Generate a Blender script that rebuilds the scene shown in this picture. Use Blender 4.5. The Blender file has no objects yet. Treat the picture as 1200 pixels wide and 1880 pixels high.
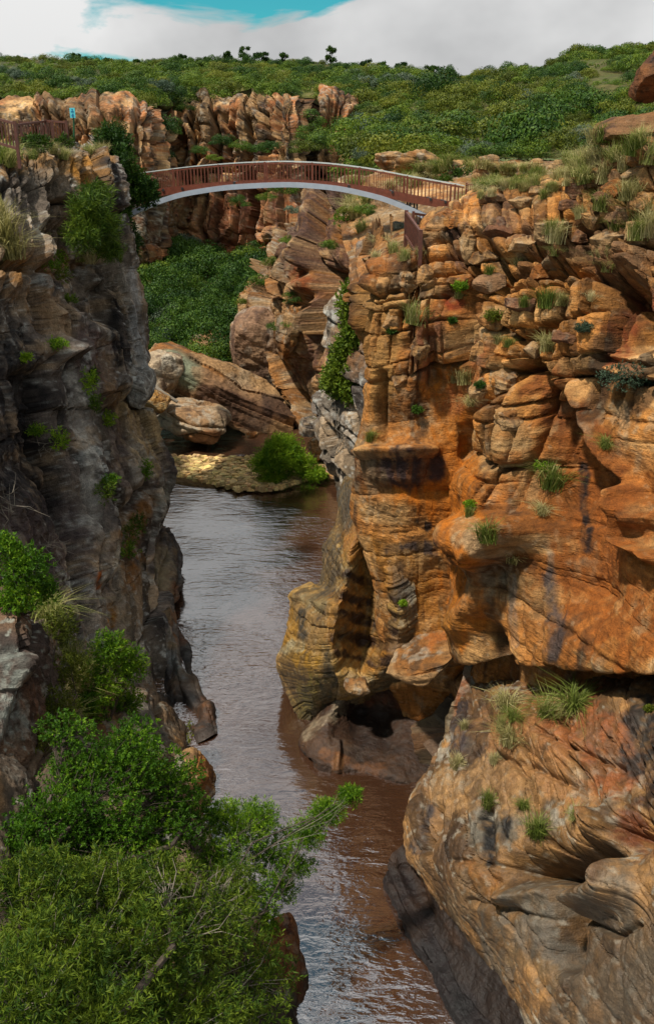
import bpy, math, random
import numpy as np
from mathutils import Vector, Matrix
R = math.radians
random.seed(7); rng = np.random.default_rng(7)
SC = bpy.context.scene
# ------------------------------------------------------------------ camera
FPX, PITCH = 1648.0, R(22.0)
CP, SP = math.cos(PITCH), math.sin(PITCH)
cam = bpy.data.cameras.new('camera'); camo = bpy.data.objects.new('camera', cam)
SC.collection.objects.link(camo); SC.camera = camo
cam.sensor_fit = 'VERTICAL'; cam.sensor_height = 36.0; cam.lens = 36.0*FPX/1880.0
cam.clip_start = 0.1; cam.clip_end = 6000
camo.location = (0, 0, 0); camo.rotation_euler = (R(90)-PITCH, 0, 0)
# ------------------------------------------------------------------ sky + sun
SUN_EL, SUN_AZ = R(63), R(-120)      # azimuth from +Y, clockwise: the sun stands behind the camera, to its left
w = bpy.data.worlds.new('World'); SC.world = w; w.use_nodes = True
nt = w.node_tree; N = nt.nodes; L = nt.links; N.clear()
sky = N.new('ShaderNodeTexSky'); sky.sky_type = 'NISHITA'; sky.sun_disc = False
sky.sun_elevation = SUN_EL; sky.sun_rotation = SUN_AZ; sky.altitude = 1200
tc = N.new('ShaderNodeTexCoord')
mp = N.new('ShaderNodeMapping'); mp.inputs['Scale'].default_value = (4.0, 4.0, 14.0)
mp.inputs['Location'].default_value = (11.1, 3.3, 0.1)
cn = N.new('ShaderNodeTexNoise'); cn.inputs['Scale'].default_value = 1.0; cn.inputs['Detail'].default_value = 7
cn.inputs['Roughness'].default_value = 0.55; cn.inputs['Distortion'].default_value = 0.5
cr = N.new('ShaderNodeValToRGB'); cr.color_ramp.elements[0].position = 0.42; cr.color_ramp.elements[1].position = 0.485
mp2 = N.new('ShaderNodeMapping'); mp2.inputs['Scale'].default_value = (2.0, 2.0, 3.0)
cn2 = N.new('ShaderNodeTexNoise'); cn2.inputs['Scale'].default_value = 1.6; cn2.inputs['Detail'].default_value = 5
cr2 = N.new('ShaderNodeValToRGB')
cr2.color_ramp.elements[0].position = 0.40; cr2.color_ramp.elements[0].color = (4.9, 4.95, 5.0, 1)
cr2.color_ramp.elements[1].position = 0.62; cr2.color_ramp.elements[1].color = (8.3, 8.3, 8.25, 1)
tint = N.new('ShaderNodeMix'); tint.data_type = 'RGBA'; tint.blend_type = 'MULTIPLY'; tint.inputs[0].default_value = 1
tint.inputs[7].default_value = (0.22, 1.0, 0.88, 1)
mx = N.new('ShaderNodeMix'); mx.data_type = 'RGBA'
bg = N.new('ShaderNodeBackground'); bg.inputs['Strength'].default_value = 0.1
wo = N.new('ShaderNodeOutputWorld')
L.new(tc.outputs['Generated'], mp.inputs['Vector']); L.new(mp.outputs[0], cn.inputs['Vector']); L.new(cn.outputs[0], cr.inputs[0])
L.new(tc.outputs['Generated'], mp2.inputs['Vector']); L.new(mp2.outputs[0], cn2.inputs['Vector']); L.new(cn2.outputs[0], cr2.inputs[0])
L.new(sky.outputs[0], tint.inputs[6])
L.new(cr.outputs[0], mx.inputs[0]); L.new(tint.outputs[2], mx.inputs[6])
sxyz = N.new('ShaderNodeSeparateXYZ'); L.new(tc.outputs['Generated'], sxyz.inputs[0])
cie = N.new('ShaderNodeMapRange'); cie.inputs['From Min'].default_value = 0.0; cie.inputs['From Max'].default_value = 1.0; cie.inputs['To Min'].default_value = 0.9; cie.inputs['To Max'].default_value = 1.7
L.new(sxyz.outputs['Z'], cie.inputs[0])      # cloudy skies are brighter overhead than at the horizon
cm = N.new('ShaderNodeVectorMath'); cm.operation = 'SCALE'; L.new(cr2.outputs[0], cm.inputs[0]); L.new(cie.outputs[0], cm.inputs['Scale']); L.new(cm.outputs[0], mx.inputs[7])
L.new(mx.outputs[2], bg.inputs['Color']); L.new(bg.outputs[0], wo.inputs[0])
sun = bpy.data.lights.new('sun', 'SUN'); suno = bpy.data.objects.new('sun', sun); SC.collection.objects.link(suno)
sun.energy = 5.0; sun.angle = R(3); sun.color = (1.0, 0.93, 0.82)
sd = Vector((math.sin(SUN_AZ)*math.cos(SUN_EL), math.cos(SUN_AZ)*math.cos(SUN_EL), math.sin(SUN_EL)))
suno.rotation_euler = sd.to_track_quat('Z', 'Y').to_euler(); suno.location = sd*60
SC.view_settings.view_transform = 'Standard'; SC.view_settings.look = 'None'
SC.view_settings.exposure = 0.0; SC.view_settings.gamma = 1.0
SC.cycles.max_bounces = 4; SC.cycles.diffuse_bounces = 1; SC.cycles.glossy_bounces = 2; SC.cycles.transparent_max_bounces = 4
# ------------------------------------------------------------------ helpers
WATER = -20.0
def at(px, py, Y):
    xn = (px-600.0)/FPX; yn = (940.0-py)/FPX
    dy = CP+yn*SP; dz = -SP+yn*CP
    k = Y/dy
    return np.array([xn*k, Y, dz*k])
def mpp(py, Y):                       # metres per photo pixel at that place
    yn = (940.0-py)/FPX
    return Y/(CP+yn*SP)/FPX
def proj(P):
    d = P[..., 1]*CP-P[..., 2]*SP
    up = P[..., 1]*SP+P[..., 2]*CP
    d = np.maximum(d, .1)
    return 600+FPX*P[..., 0]/d, 940-FPX*up/d, d
TAB = rng.random((64, 64, 64)).astype(np.float32)
def vn(P):
    P = np.asarray(P, dtype=np.float32)
    i = np.floor(P).astype(np.int32); f = P-i; f = f*f*(3-2*f)
    x, y, z = f[..., 0], f[..., 1], f[..., 2]
    a = [i[..., k] & 63 for k in range(3)]; b = [(i[..., k]+1) & 63 for k in range(3)]
    g = lambda X, Y, Z: TAB[X, Y, Z]
    c00 = g(a[0], a[1], a[2])*(1-x)+g(b[0], a[1], a[2])*x
    c10 = g(a[0], b[1], a[2])*(1-x)+g(b[0], b[1], a[2])*x
    c01 = g(a[0], a[1], b[2])*(1-x)+g(b[0], a[1], b[2])*x
    c11 = g(a[0], b[1], b[2])*(1-x)+g(b[0], b[1], b[2])*x
    return (c00*(1-y)+c10*y)*(1-z)+(c01*(1-y)+c11*y)*z
def fbm(P, o=4, gain=.5, off=0.0):
    s = 0; a = 1; t = 0; P = np.asarray(P, dtype=np.float32)+np.float32(off)
    for k in range(o):
        s = s+a*vn(P); t += a; a *= gain; P = P*2.03+17.3
    return s/t
def ss(a, b, x):
    t = np.clip((x-a)/(b-a), 0, 1); return t*t*(3-2*t)
def masonry(s, z, t, ws, seed, vert=1.0):
    """bedded rock: layers of uneven thickness, each cut by joints; gives block id noise, distance to the nearest joint, layer noise"""
    r = np.random.default_rng(seed)
    zb = np.cumsum(t*(.35+1.3*r.random(400)))-60.0
    k = np.clip(np.searchsorted(zb, z), 1, 399)
    dz = np.minimum(z-zb[k-1], zb[k]-z); zf = (z-zb[k-1])/(zb[k]-zb[k-1])-.5
    wl = (ws*(.5+1.1*r.random(400)))[k]; off = (r.random(400)*50)[k]
    q = s/wl+off; c = np.floor(q).astype(np.int32)
    j = lambda c: .6*TAB[(c*7+seed) & 63, (k*3) & 63, seed & 63]
    c = np.where(q < c+j(c), c-1, c)
    j0 = c+j(c); j1 = c+1+j(c+1)
    ds = np.minimum(q-j0, j1-q)*wl; sf = (q-j0)/(j1-j0)-.5
    rnd = TAB[(c*5+11) & 63, k & 63, (seed*3) & 63]; rnd2 = TAB[(c*3+29) & 63, (k*5+7) & 63, (seed*7+5) & 63]
    lr = TAB[k & 63, (seed*11) & 63, 5]
    ta = TAB[(c*13+3) & 63, (k*7+1) & 63, (seed+9) & 63]-.5; tb = TAB[(c*17+5) & 63, (k*9+4) & 63, (seed+21) & 63]-.35
    return rnd, np.maximum(np.minimum(dz*vert, ds), 0), lr, rnd2, 2.6*ta*sf-2.2*tb*zf/vert
def stone(c): return np.clip((np.clip(c, .003, .9)/.5)**1.38*.5*.69, .003, .8)
def catmull(A, n, tens=.38):                    # resample axis 0 of A to n samples
    m = len(A)
    seg = np.linalg.norm((A[1:]-A[:-1]).reshape(m-1, -1), axis=1)
    u = np.concatenate([[0], np.cumsum(seg**.7)]); t = np.linspace(0, u[-1], n)
    i = np.clip(np.searchsorted(u, t, side='right')-1, 0, m-2)
    f = ((t-u[i])/(u[i+1]-u[i])).reshape((-1,)+(1,)*(A.ndim-1))
    p0 = A[np.maximum(i-1, 0)]; p1 = A[i]; p2 = A[i+1]; p3 = A[np.minimum(i+2, m-1)]
    m1 = (p2-p0)*tens; m2 = (p3-p1)*tens
    f2 = f*f; f3 = f2*f
    return (2*f3-3*f2+1)*p1+(f3-2*f2+f)*m1+(-2*f3+3*f2)*p2+(f3-f2)*m2
def mesh_np(name, V, F, col=None, smooth=False):
    me = bpy.data.meshes.new(name)
    V = np.ascontiguousarray(V, dtype=np.float32).reshape(-1, 3); F = np.ascontiguousarray(F, dtype=np.int32)
    nf, k = F.shape
    me.vertices.add(len(V)); me.vertices.foreach_set('co', V.ravel())
    me.loops.add(nf*k); me.loops.foreach_set('vertex_index', F.ravel())
    me.polygons.add(nf); me.polygons.foreach_set('loop_start', np.arange(0, nf*k, k, dtype=np.int32))
    me.polygons.foreach_set('use_smooth', np.full(nf, smooth))
    if col is not None:
        a = me.color_attributes.new('rock_colour', 'FLOAT_COLOR', 'POINT')
        c4 = np.ones((len(V), 4), np.float32); c4[:, :3] = col.reshape(-1, 3); a.data.foreach_set('color', c4.ravel())
    me.update(calc_edges=True)
    return me
def link(name, me, mat=None, parent=None, loc=None, rot=None, scale=None):
    o = bpy.data.objects.new(name, me); SC.collection.objects.link(o)
    if mat is not None and me is not None and len(me.materials) == 0: me.materials.append(mat)
    if parent is not None:
        o.parent = parent
        if loc is None: o.location = -Vector(parent.location)      # the part's mesh is written in world metres
    if loc is not None: o.location = loc
    if rot is not None: o.rotation_euler = rot
    if scale is not None: o.scale = scale if hasattr(scale, '__len__') else (scale,)*3
    return o
def tag(o, label=None, cat=None, group=None, kind=None):
    for k, v in (('label', label), ('category', cat), ('group', group), ('kind', kind)):
        if v: o[k] = v
    return o
def empty(name, loc): return link(name, None, loc=loc)
class MB:
    """collects boxes and tubes into one mesh"""
    def __init__(s): s.v = []; s.f = []
    def add(s, v, f):
        n = len(s.v); s.v += [tuple(p) for p in v]; s.f += [tuple(i+n for i in q) for q in f]
    def tube(s, pts, rad, k=6, cap=True):
        pts = [Vector(p) for p in pts]; n = len(pts); rad = rad if hasattr(rad, '__len__') else [rad]*n
        v = []; up = Vector((.31, .17, .93))
        for i, p in enumerate(pts):
            d = (pts[min(i+1, n-1)]-pts[max(i-1, 0)]).normalized()
            a = d.cross(up); a = a.normalized() if a.length > 1e-4 else Vector((1, 0, 0)); b = d.cross(a)
            for q in range(k):
                t = 2*math.pi*q/k; v.append(p+(a*math.cos(t)+b*math.sin(t))*rad[i])
        f = [(i*k+q, i*k+(q+1) % k, (i+1)*k+(q+1) % k, (i+1)*k+q) for i in range(n-1) for q in range(k)]
        if cap: f += [tuple(range(k-1, -1, -1)), tuple((n-1)*k+q for q in range(k))]
        s.add(v, f)
    def beam(s, pts, wd, ht, side=None):
        """rectangular bar along a line; wd across, ht upward"""
        pts = [Vector(p) for p in pts]; n = len(pts); v = []
        for i, p in enumerate(pts):
            d = (pts[min(i+1, n-1)]-pts[max(i-1, 0)]).normalized()
            sd_ = d.cross(Vector((0, 0, 1)))
            sd_ = sd_.normalized() if sd_.length > 1e-3 else Vector(side or (0, 1, 0))
            u = sd_.cross(d)
            for a, b in ((-1, -1), (1, -1), (1, 1), (-1, 1)): v.append(p+sd_*a*wd/2+u*b*ht/2)
        f = [(i*4+q, i*4+(q+1) % 4, (i+1)*4+(q+1) % 4, (i+1)*4+q) for i in range(n-1) for q in range(4)]
        f += [(3, 2, 1, 0), tuple((n-1)*4+q for q in range(4))]
        s.add(v, f)
    def mesh(s, name):
        me = bpy.data.meshes.new(name); me.from_pydata([tuple(p) for p in s.v], [], s.f); me.update(); return me
    def build(s, name, mat, parent=None, loc=None): return link(name, s.mesh(name), mat, parent, loc)
# ------------------------------------------------------------------ materials
def newmat(name):
    m = bpy.data.materials.new(name); m.use_nodes = True; n = m.node_tree.nodes
    return m, n, m.node_tree.links, n['Principled BSDF']
def rock_material(name, strata=(1.4, 1.4, 11.0), tilt=(0.0, 0.12, 0.0), bump=0.6, rough=0.82, fine=26.0, spec=.25):
    m, n, l, b = newmat(name)
    at_ = n.new('ShaderNodeAttribute'); at_.attribute_name = 'rock_colour'
    g = n.new('ShaderNodeNewGeometry')
    mpn = n.new('ShaderNodeMapping'); mpn.inputs['Scale'].default_value = strata; mpn.inputs['Rotation'].default_value = tilt
    s1 = n.new('ShaderNodeTexNoise'); s1.inputs['Scale'].default_value = 1.0; s1.inputs['Detail'].default_value = 3; s1.inputs['Roughness'].default_value = .6
    s2 = n.new('ShaderNodeTexNoise'); s2.inputs['Scale'].default_value = fine; s2.inputs['Detail'].default_value = 3; s2.inputs['Roughness'].default_value = .65
    s3 = n.new('ShaderNodeTexNoise'); s3.inputs['Scale'].default_value = fine*.17; s3.inputs['Detail'].default_value = 4; s3.inputs['Roughness'].default_value = .6
    for s in (s2, s3): l.new(g.outputs['Position'], s.inputs['Vector'])
    l.new(g.outputs['Position'], mpn.inputs['Vector']); l.new(mpn.outputs[0], s1.inputs['Vector'])
    r1 = n.new('ShaderNodeMapRange'); r1.inputs['From Min'].default_value = .3; r1.inputs['From Max'].default_value = .7; r1.inputs['To Min'].default_value = .8; r1.inputs['To Max'].default_value = 1.16
    r2 = n.new('ShaderNodeMapRange'); r2.inputs['From Min'].default_value = .28; r2.inputs['From Max'].default_value = .72; r2.inputs['To Min'].default_value = .66; r2.inputs['To Max'].default_value = 1.3
    r3 = n.new('ShaderNodeMapRange'); r3.inputs['From Min'].default_value = .3; r3.inputs['From Max'].default_value = .7; r3.inputs['To Min'].default_value = .65; r3.inputs['To Max'].default_value = 1.3
    l.new(s1.outputs[0], r1.inputs[0]); l.new(s2.outputs[0], r2.inputs[0]); l.new(s3.outputs[0], r3.inputs[0])
    mu = n.new('ShaderNodeMath'); mu.operation = 'MULTIPLY'; l.new(r1.outputs[0], mu.inputs[0]); l.new(r2.outputs[0], mu.inputs[1])
    mu2 = n.new('ShaderNodeMath'); mu2.operation = 'MULTIPLY'; l.new(mu.outputs[0], mu2.inputs[0]); l.new(r3.outputs[0], mu2.inputs[1])
    vm = n.new('ShaderNodeVectorMath'); vm.operation = 'SCALE'; l.new(at_.outputs['Color'], vm.inputs[0]); l.new(mu2.outputs[0], vm.inputs['Scale'])
    l.new(vm.outputs[0], b.inputs['Base Color'])
    ad = n.new('ShaderNodeMath'); ad.operation = 'ADD'; l.new(s1.outputs[0], ad.inputs[0])
    h2 = n.new('ShaderNodeMath'); h2.operation = 'MULTIPLY'; h2.inputs[1].default_value = .6; l.new(s2.outputs[0], h2.inputs[0]); l.new(h2.outputs[0], ad.inputs[1])
    ad2 = n.new('ShaderNodeMath'); ad2.operation = 'ADD'; l.new(ad.outputs[0], ad2.inputs[0]); l.new(s3.outputs[0], ad2.inputs[1])
    bp = n.new('ShaderNodeBump'); bp.inputs['Strength'].default_value = bump; bp.inputs['Distance'].default_value = .12
    l.new(ad2.outputs[0], bp.inputs['Height']); l.new(bp.outputs[0], b.inputs['Normal'])
    b.inputs['Roughness'].default_value = rough; b.inputs['Specular IOR Level'].default_value = spec
    return m
def leaf_material(name, c1, c2, c3, trans=.25, scale=.5):
    m, n, l, b = newmat(name)
    g = n.new('ShaderNodeNewGeometry'); oi = n.new('ShaderNodeObjectInfo')
    no = n.new('ShaderNodeTexNoise'); no.inputs['Scale'].default_value = scale; no.inputs['Detail'].default_value = 3
    l.new(g.outputs['Position'], no.inputs['Vector'])
    ad = n.new('ShaderNodeMath'); ad.operation = 'ADD'; l.new(no.outputs[0], ad.inputs[0])
    k = n.new('ShaderNodeMath'); k.operation = 'MULTIPLY_ADD'; k.inputs[1].default_value = .45; k.inputs[2].default_value = -.22
    l.new(g.outputs['Random Per Island'], k.inputs[0]); l.new(k.outputs[0], ad.inputs[1])
    k2 = n.new('ShaderNodeMath'); k2.operation = 'MULTIPLY_ADD'; k2.inputs[1].default_value = .36; k2.inputs[2].default_value = -.18
    l.new(oi.outputs['Random'], k2.inputs[0])
    ad2 = n.new('ShaderNodeMath'); ad2.operation = 'ADD'; l.new(ad.outputs[0], ad2.inputs[0]); l.new(k2.outputs[0], ad2.inputs[1])
    r = n.new('ShaderNodeValToRGB'); e = r.color_ramp.elements
    e[0].position = .25; e[0].color = (*c1, 1); e[1].position = .78; e[1].color = (*c3, 1); q = e.new(.5); q.color = (*c2, 1)
    l.new(ad2.outputs[0], r.inputs[0]); l.new(r.outputs[0], b.inputs['Base Color'])
    b.inputs['Roughness'].default_value = .6; b.inputs['Specular IOR Level'].default_value = .25
    tr = n.new('ShaderNodeBsdfTranslucent'); l.new(r.outputs[0], tr.inputs['Color'])
    mix = n.new('ShaderNodeMixShader'); mix.inputs[0].default_value = trans
    l.new(b.outputs[0], mix.inputs[1]); l.new(tr.outputs[0], mix.inputs[2]); l.new(mix.outputs[0], n['Material Output'].inputs['Surface'])
    return m
def plain_material(name, col, rough=.6, var=.35, scale=9.0, metal=0.0, bump=.1):
    m, n, l, b = newmat(name)
    g = n.new('ShaderNodeNewGeometry'); no = n.new('ShaderNodeTexNoise'); no.inputs['Scale'].default_value = scale; no.inputs['Detail'].default_value = 5
    l.new(g.outputs['Position'], no.inputs['Vector'])
    r = n.new('ShaderNodeValToRGB'); e = r.color_ramp.elements
    e[0].position = .3; e[0].color = (*[c*(1-var) for c in col], 1); e[1].position = .7; e[1].color = (*[min(c*(1+var), 1) for c in col], 1)
    l.new(no.outputs[0], r.inputs[0]); l.new(r.outputs[0], b.inputs['Base Color'])
    bp = n.new('ShaderNodeBump'); bp.inputs['Strength'].default_value = bump; bp.inputs['Distance'].default_value = .02
    l.new(no.outputs[0], bp.inputs['Height']); l.new(bp.outputs[0], b.inputs['Normal'])
    b.inputs['Roughness'].default_value = rough; b.inputs['Metallic'].default_value = metal
    return m
M = {}
M['rock'] = rock_material('weathered_sandstone')
M['carved'] = rock_material('water_carved_sandstone', strata=(1.0, 1.0, 8.0), tilt=(0.1, -0.22, 0.0), bump=.4, rough=.62, spec=.4)
M['dark_rock'] = rock_material('dark_lichen_rock', strata=(5.0, 5.0, 1.2), bump=.7, rough=.85, fine=20.0)
M['far_rock'] = rock_material('far_sandstone', strata=(.9, .9, .35), bump=.5, fine=3.0)
M['soil'] = rock_material('soil', strata=(1, 1, 1), bump=.3, fine=8.0)
M['steel'] = plain_material('painted_steel', (.40, .45, .52), .35, .08, 3.0, 0.0, .02)
M['rust'] = plain_material('rust_brown_paint', (.17, .045, .022), .5, .25, 6.0)
M['wood'] = plain_material('stained_timber', (.10, .032, .018), .6, .3, 8.0)
M['dark_steel'] = plain_material('dark_steel', (.03, .028, .026), .5, .2, 5.0)
M['rail'] = plain_material('pale_steel_rail', (.62, .66, .64), .3, .1, 4.0)
M['sign_face'] = plain_material('sign_face', (.12, .62, .70), .4, .05, 2.0)
M['sign_ink'] = plain_material('sign_ink', (.01, .16, .36), .4, .05, 2.0)
M['green_pole'] = plain_material('green_paint', (.01, .09, .03), .5, .2, 5.0)
M['bark'] = plain_material('bark', (.055, .040, .028), .9, .5, 14.0, 0, .4)
M['twig'] = plain_material('grey_twig', (.20, .17, .13), .9, .3, 14.0, 0, .2)
M['leaf'] = leaf_material('leaf_green', (0.0201, 0.0502, 0.0029), (0.0610, 0.1184, 0.0057), (0.1435, 0.2009, 0.0115), trans=.18)
M['leaf_dark'] = leaf_material('leaf_dark_green', (0.0094, 0.0351, 0.0031), (0.0265, 0.0741, 0.0047), (0.0702, 0.1326, 0.0094), trans=.15)
M['leaf_olive'] = leaf_material('leaf_olive', (0.0398, 0.0564, 0.0026), (0.0928, 0.1193, 0.0059), (0.1724, 0.1856, 0.0133), trans=.18)
M['leaf_grey'] = leaf_material('leaf_grey_green', (0.0351, 0.0663, 0.0351), (0.0663, 0.1014, 0.0585), (0.1170, 0.1482, 0.0858), trans=.15)
M['leaf_bright'] = leaf_material('leaf_bright_green', (0.0347, 0.0991, 0.0039), (0.0991, 0.2181, 0.0079), (0.2776, 0.4164, 0.0198), scale=1.4, trans=.38)
M['leaf_front'] = leaf_material('leaf_front_green', (0.0127, 0.0361, 0.0026), (0.0452, 0.0949, 0.0054), (0.1536, 0.2123, 0.0145), scale=1.6, trans=.35)
M['grass'] = leaf_material('grass_green', (.08, .12, .015), (.19, .23, .04), (.46, .42, .17), trans=.4, scale=1.0)
M['straw'] = leaf_material('dry_grass', (.22, .20, .06), (.38, .34, .13), (.58, .50, .26), trans=.35, scale=1.0)
# ------------------------------------------------------------------ rock walls
CLOUD = []          # projected samples of the rock for seating plants on it: (px, py, Y, xyz)
def seg_dist(X, Y, pts):
    d = np.full(X.shape, 1e9, np.float32)
    if len(pts) == 1: return np.hypot(X-pts[0][0], Y-pts[0][1])
    for (x0, y0), (x1, y1) in zip(pts[:-1], pts[1:]):
        vx, vy = x1-x0, y1-y0; t = np.clip(((X-x0)*vx+(Y-y0)*vy)/(vx*vx+vy*vy+1e-6), 0, 1)
        d = np.minimum(d, np.hypot(X-x0-t*vx, Y-y0-t*vy))
    return d
def normals(P):
    du = np.gradient(P, axis=1); dv = np.gradient(P, axis=0)
    n = np.cross(du, dv); n /= np.linalg.norm(n, axis=-1, keepdims=True)+1e-9
    if (n*P).sum(-1).mean() > 0: n = -n
    return n
def up4(fn, Pf, k=4):
    """evaluate a slow noise on every k-th point and interpolate"""
    nv, nu = Pf.shape[:2]
    iv = np.unique(np.append(np.arange(0, nv, k), nv-1)); iu = np.unique(np.append(np.arange(0, nu, k), nu-1))
    S = fn(Pf[np.ix_(iv, iu)])
    v = np.arange(nv); u = np.arange(nu)
    a = np.clip(np.searchsorted(iv, v, side='right')-1, 0, len(iv)-2); fa = ((v-iv[a])/(iv[a+1]-iv[a]))[:, None]
    b = np.clip(np.searchsorted(iu, u, side='right')-1, 0, len(iu)-2); fb = ((u-iu[b])/(iu[b+1]-iu[b]))[None, :]
    T = S[a]*(1-fa)+S[a+1]*fa
    return T[:, b]*(1-fb)+T[:, b+1]*fb
def rock(name, grid, nu, nv, mat='rock', parent=None, blocks=(), sculpt=(), paint=(), pal=None, rough=.10, rough_f=.9, big=.35, big_f=.22,
         fine=.03, flute=None, seed=1, streak=.5, lichen=.15, world=False, blocktint=.35, kind=None, mask=None, smooth=False, cloud=True, bedtilt=.12, warp=.5, facet=1.0, shear=.15, edgefix=0.0, tens=.38, crag=.05, vert=1.0):
    """a rock face: a smooth lofted sheet through control points, broken up by joints, ledges, hollows and roughness"""
    A = np.array([[(c if world else at(*c)) for c in row] for row in grid], dtype=np.float64)
    A = catmull(A, nv, tens); A = np.swapaxes(catmull(np.swapaxes(A, 0, 1), nu, tens), 0, 1)
    P = A; n0 = normals(P)
    s = np.concatenate([np.zeros((nv, 1)), np.cumsum(np.linalg.norm(P[:, 1:]-P[:, :-1], axis=-1), axis=1)], axis=1)
    s = s*0+np.mean(s, axis=0)[None, :]
    px, py, dep = proj(P)
    Pf = P.astype(np.float32)
    if sculpt:
        wxy = (up4(lambda q: fbm(q*.9, 3, off=seed*3.1), Pf)-.5)*26; wyy = (up4(lambda q: fbm(q*.9, 3, off=seed*5.7+9), Pf)-.5)*26
        DD = np.zeros(px.shape)
        for pts, rad, dpt in sculpt:
            k = min(1.0, rad/25.0)
            x0, x1 = min(p[0] for p in pts)-3*rad-20, max(p[0] for p in pts)+3*rad+20; y0, y1 = min(p[1] for p in pts)-3*rad-20, max(p[1] for p in pts)+3*rad+20
            m = (px > x0) & (px < x1) & (py > y0) & (py < y1)
            if not m.any(): continue
            d = seg_dist((px+wxy*k)[m], (py+wyy*k)[m], pts)
            DD[m] += dpt*np.exp(-(d/rad)**2)
        P = P-n0*DD[..., None]
    mk = (1.0 if mask is None else mask(px, py, P))*(1-.75*ss(.45, .85, n0[..., 2]))
    D = big*(up4(lambda q: fbm(q*big_f*2, 3, off=seed*7.7), Pf)-.5)*2
    wz = (up4(lambda q: fbm(q*.25, 2, off=seed*2.3), Pf)-.5)*2*warp; wsn = (up4(lambda q: fbm(q*.3, 2, off=seed*4.9+40), Pf)-.5)*2*warp
    w2 = (up4(lambda q: fbm(q*1.6, 3, off=seed+3), Pf, 2)-.5)*.30*min(1, warp)
    z = P[..., 2]+wz+w2+bedtilt*s; sx = s+wsn-w2*1.3
    tintv = np.zeros(z.shape)
    for (t, ws, al, ab, cd, cw, sdn) in blocks:
        rnd, ed, lr, rnd2, tilt = masonry(sx+shear*z, z, t, ws, sdn, vert)
        d = al*(lr-.5)*2+ab*((rnd-.5)*2+facet*tilt)-cd*(.7*np.exp(-(ed/cw)**2)+.3*np.exp(-ed/(cw*1.6)))*(.25+.9*rnd2)
        D = D+d*mk; tintv = .5*tintv+(rnd2-.5)
    if flute:                                      # vertical flutes or sloping furrows cut by water
        fs, fa, tl = flute
        q = sx*fs+z*tl+(up4(lambda q: fbm(q*.5, 3, off=seed), Pf)-.5)*3
        D = D+fa*(np.abs(np.sin(q))**.7-.5)*(.4+1.2*up4(lambda q: vn(q*.4+seed), Pf))
    if edgefix: D = D*(1-edgefix*ss(.70, .84, np.linspace(0, 1, nu))[None, :])-edgefix*.25*ss(.70, .84, np.linspace(0, 1, nu))[None, :]
    D = D+rough*(up4(lambda q: fbm(q*rough_f, 4, .55, off=seed*1.9), Pf, 2)-.5)*2+fine*(fbm(Pf*6.0, 3, .6, off=seed*.7)-.5)*2+crag*2*mk*(np.abs(up4(lambda q: fbm(q*2.3, 4, .6, off=seed*1.1+13), Pf, 2)-.5)*-4+.5)
    P = P+n0*D[..., None]
    # colours of the stone itself: beds, stains that run down, varnish, lichen
    pal = pal or PAL['orange']
    c = np.array(pal[0])[None, None, :]*np.ones(P.shape)
    a1 = ss(.40, .60, up4(lambda q: fbm(q*.28, 4, off=seed*3.3), Pf))[..., None]; c = c*(1-a1)+np.array(pal[1])*a1
    zz = np.stack([P[..., 0]*.35, P[..., 1]*.35, (P[..., 2]+bedtilt*s)*1.5], -1)
    a2 = (ss(.50, .66, fbm(zz, 3, off=seed*6.1))*.75)[..., None]; c = c*(1-a2)+np.array(pal[2])*a2
    st = np.stack([P[..., 0]*1.5, P[..., 1]*1.5, P[..., 2]*.13], -1)
    a3 = (ss(.50, .68, fbm(st, 4, .6, off=seed*9.2))*streak)[..., None]; c = c*(1-a3)+np.array(pal[3])*a3
    c = c*np.clip(1+blocktint*2*tintv, .35, 1.9)[..., None]
    Pl = P.astype(np.float32)
    li = (ss(.52, .66, up4(lambda q: fbm(q*.8, 3, off=seed*2.7+60), Pf))*ss(.46, .60, fbm(Pl*3.2, 3, .65, off=seed+31))*min(lichen*2.2, .9))[..., None]
    c = c*(1-li)+np.array(pal[4])*li
    sp = (ss(.74, .80, vn(Pl*7+seed))*min(1, lichen*1.5))[..., None]; c = c*(1-sp)+np.array(pal[4])*1.1*sp
    px, py, dep = proj(P)
    wx = (up4(lambda q: fbm(q*.9, 4, .6, off=seed*3.1+5), Pf, 2)-.5)*80; wy = (up4(lambda q: fbm(q*.9, 4, .6, off=seed*5.7+19), Pf, 2)-.5)*80
    brk = (fbm(Pf*np.array([2.6, 2.6, .9], np.float32), 4, .65, off=seed+77)-.5)*2.8
    stv = .45+.55*ss(.40, .55, fbm(Pl*np.array([4.2, 4.2, .45], np.float32), 3, .6, off=seed+91))
    for pts, rad, colr, stg in paint:
        k = min(1, rad/40.0)
        x0, x1 = min(p[0] for p in pts)-2*rad-50, max(p[0] for p in pts)+2*rad+50; y0, y1 = min(p[1] for p in pts)-2*rad-50, max(p[1] for p in pts)+2*rad+50
        m = (px > x0) & (px < x1) & (py > y0) & (py < y1)
        if not m.any(): continue
        d = seg_dist((px+wx*k)[m], (py+wy*k)[m], pts)/rad
        a = (ss(1.35, .55, d+brk[m])*stg*stv[m])[..., None]
        c[m] = c[m]*(1-a)+np.array(colr)*a
    wet = (ss(.62, .12, P[..., 2]-WATER+(up4(lambda q: fbm(q*.7, 3, off=seed+15), Pf)-.5)*1.1)*.62)[..., None]
    c = c*(1-wet)+c*np.array([.30, .26, .24])*wet
    c = stone(c)
    idx = np.arange(nu*nv).reshape(nv, nu)
    F = np.stack([idx[:-1, :-1], idx[1:, :-1], idx[1:, 1:], idx[:-1, 1:]], -1).reshape(-1, 4)
    o = link(name, mesh_np(name, P, F, c, smooth), M[mat], parent)
    if kind: o['kind'] = kind
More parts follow.
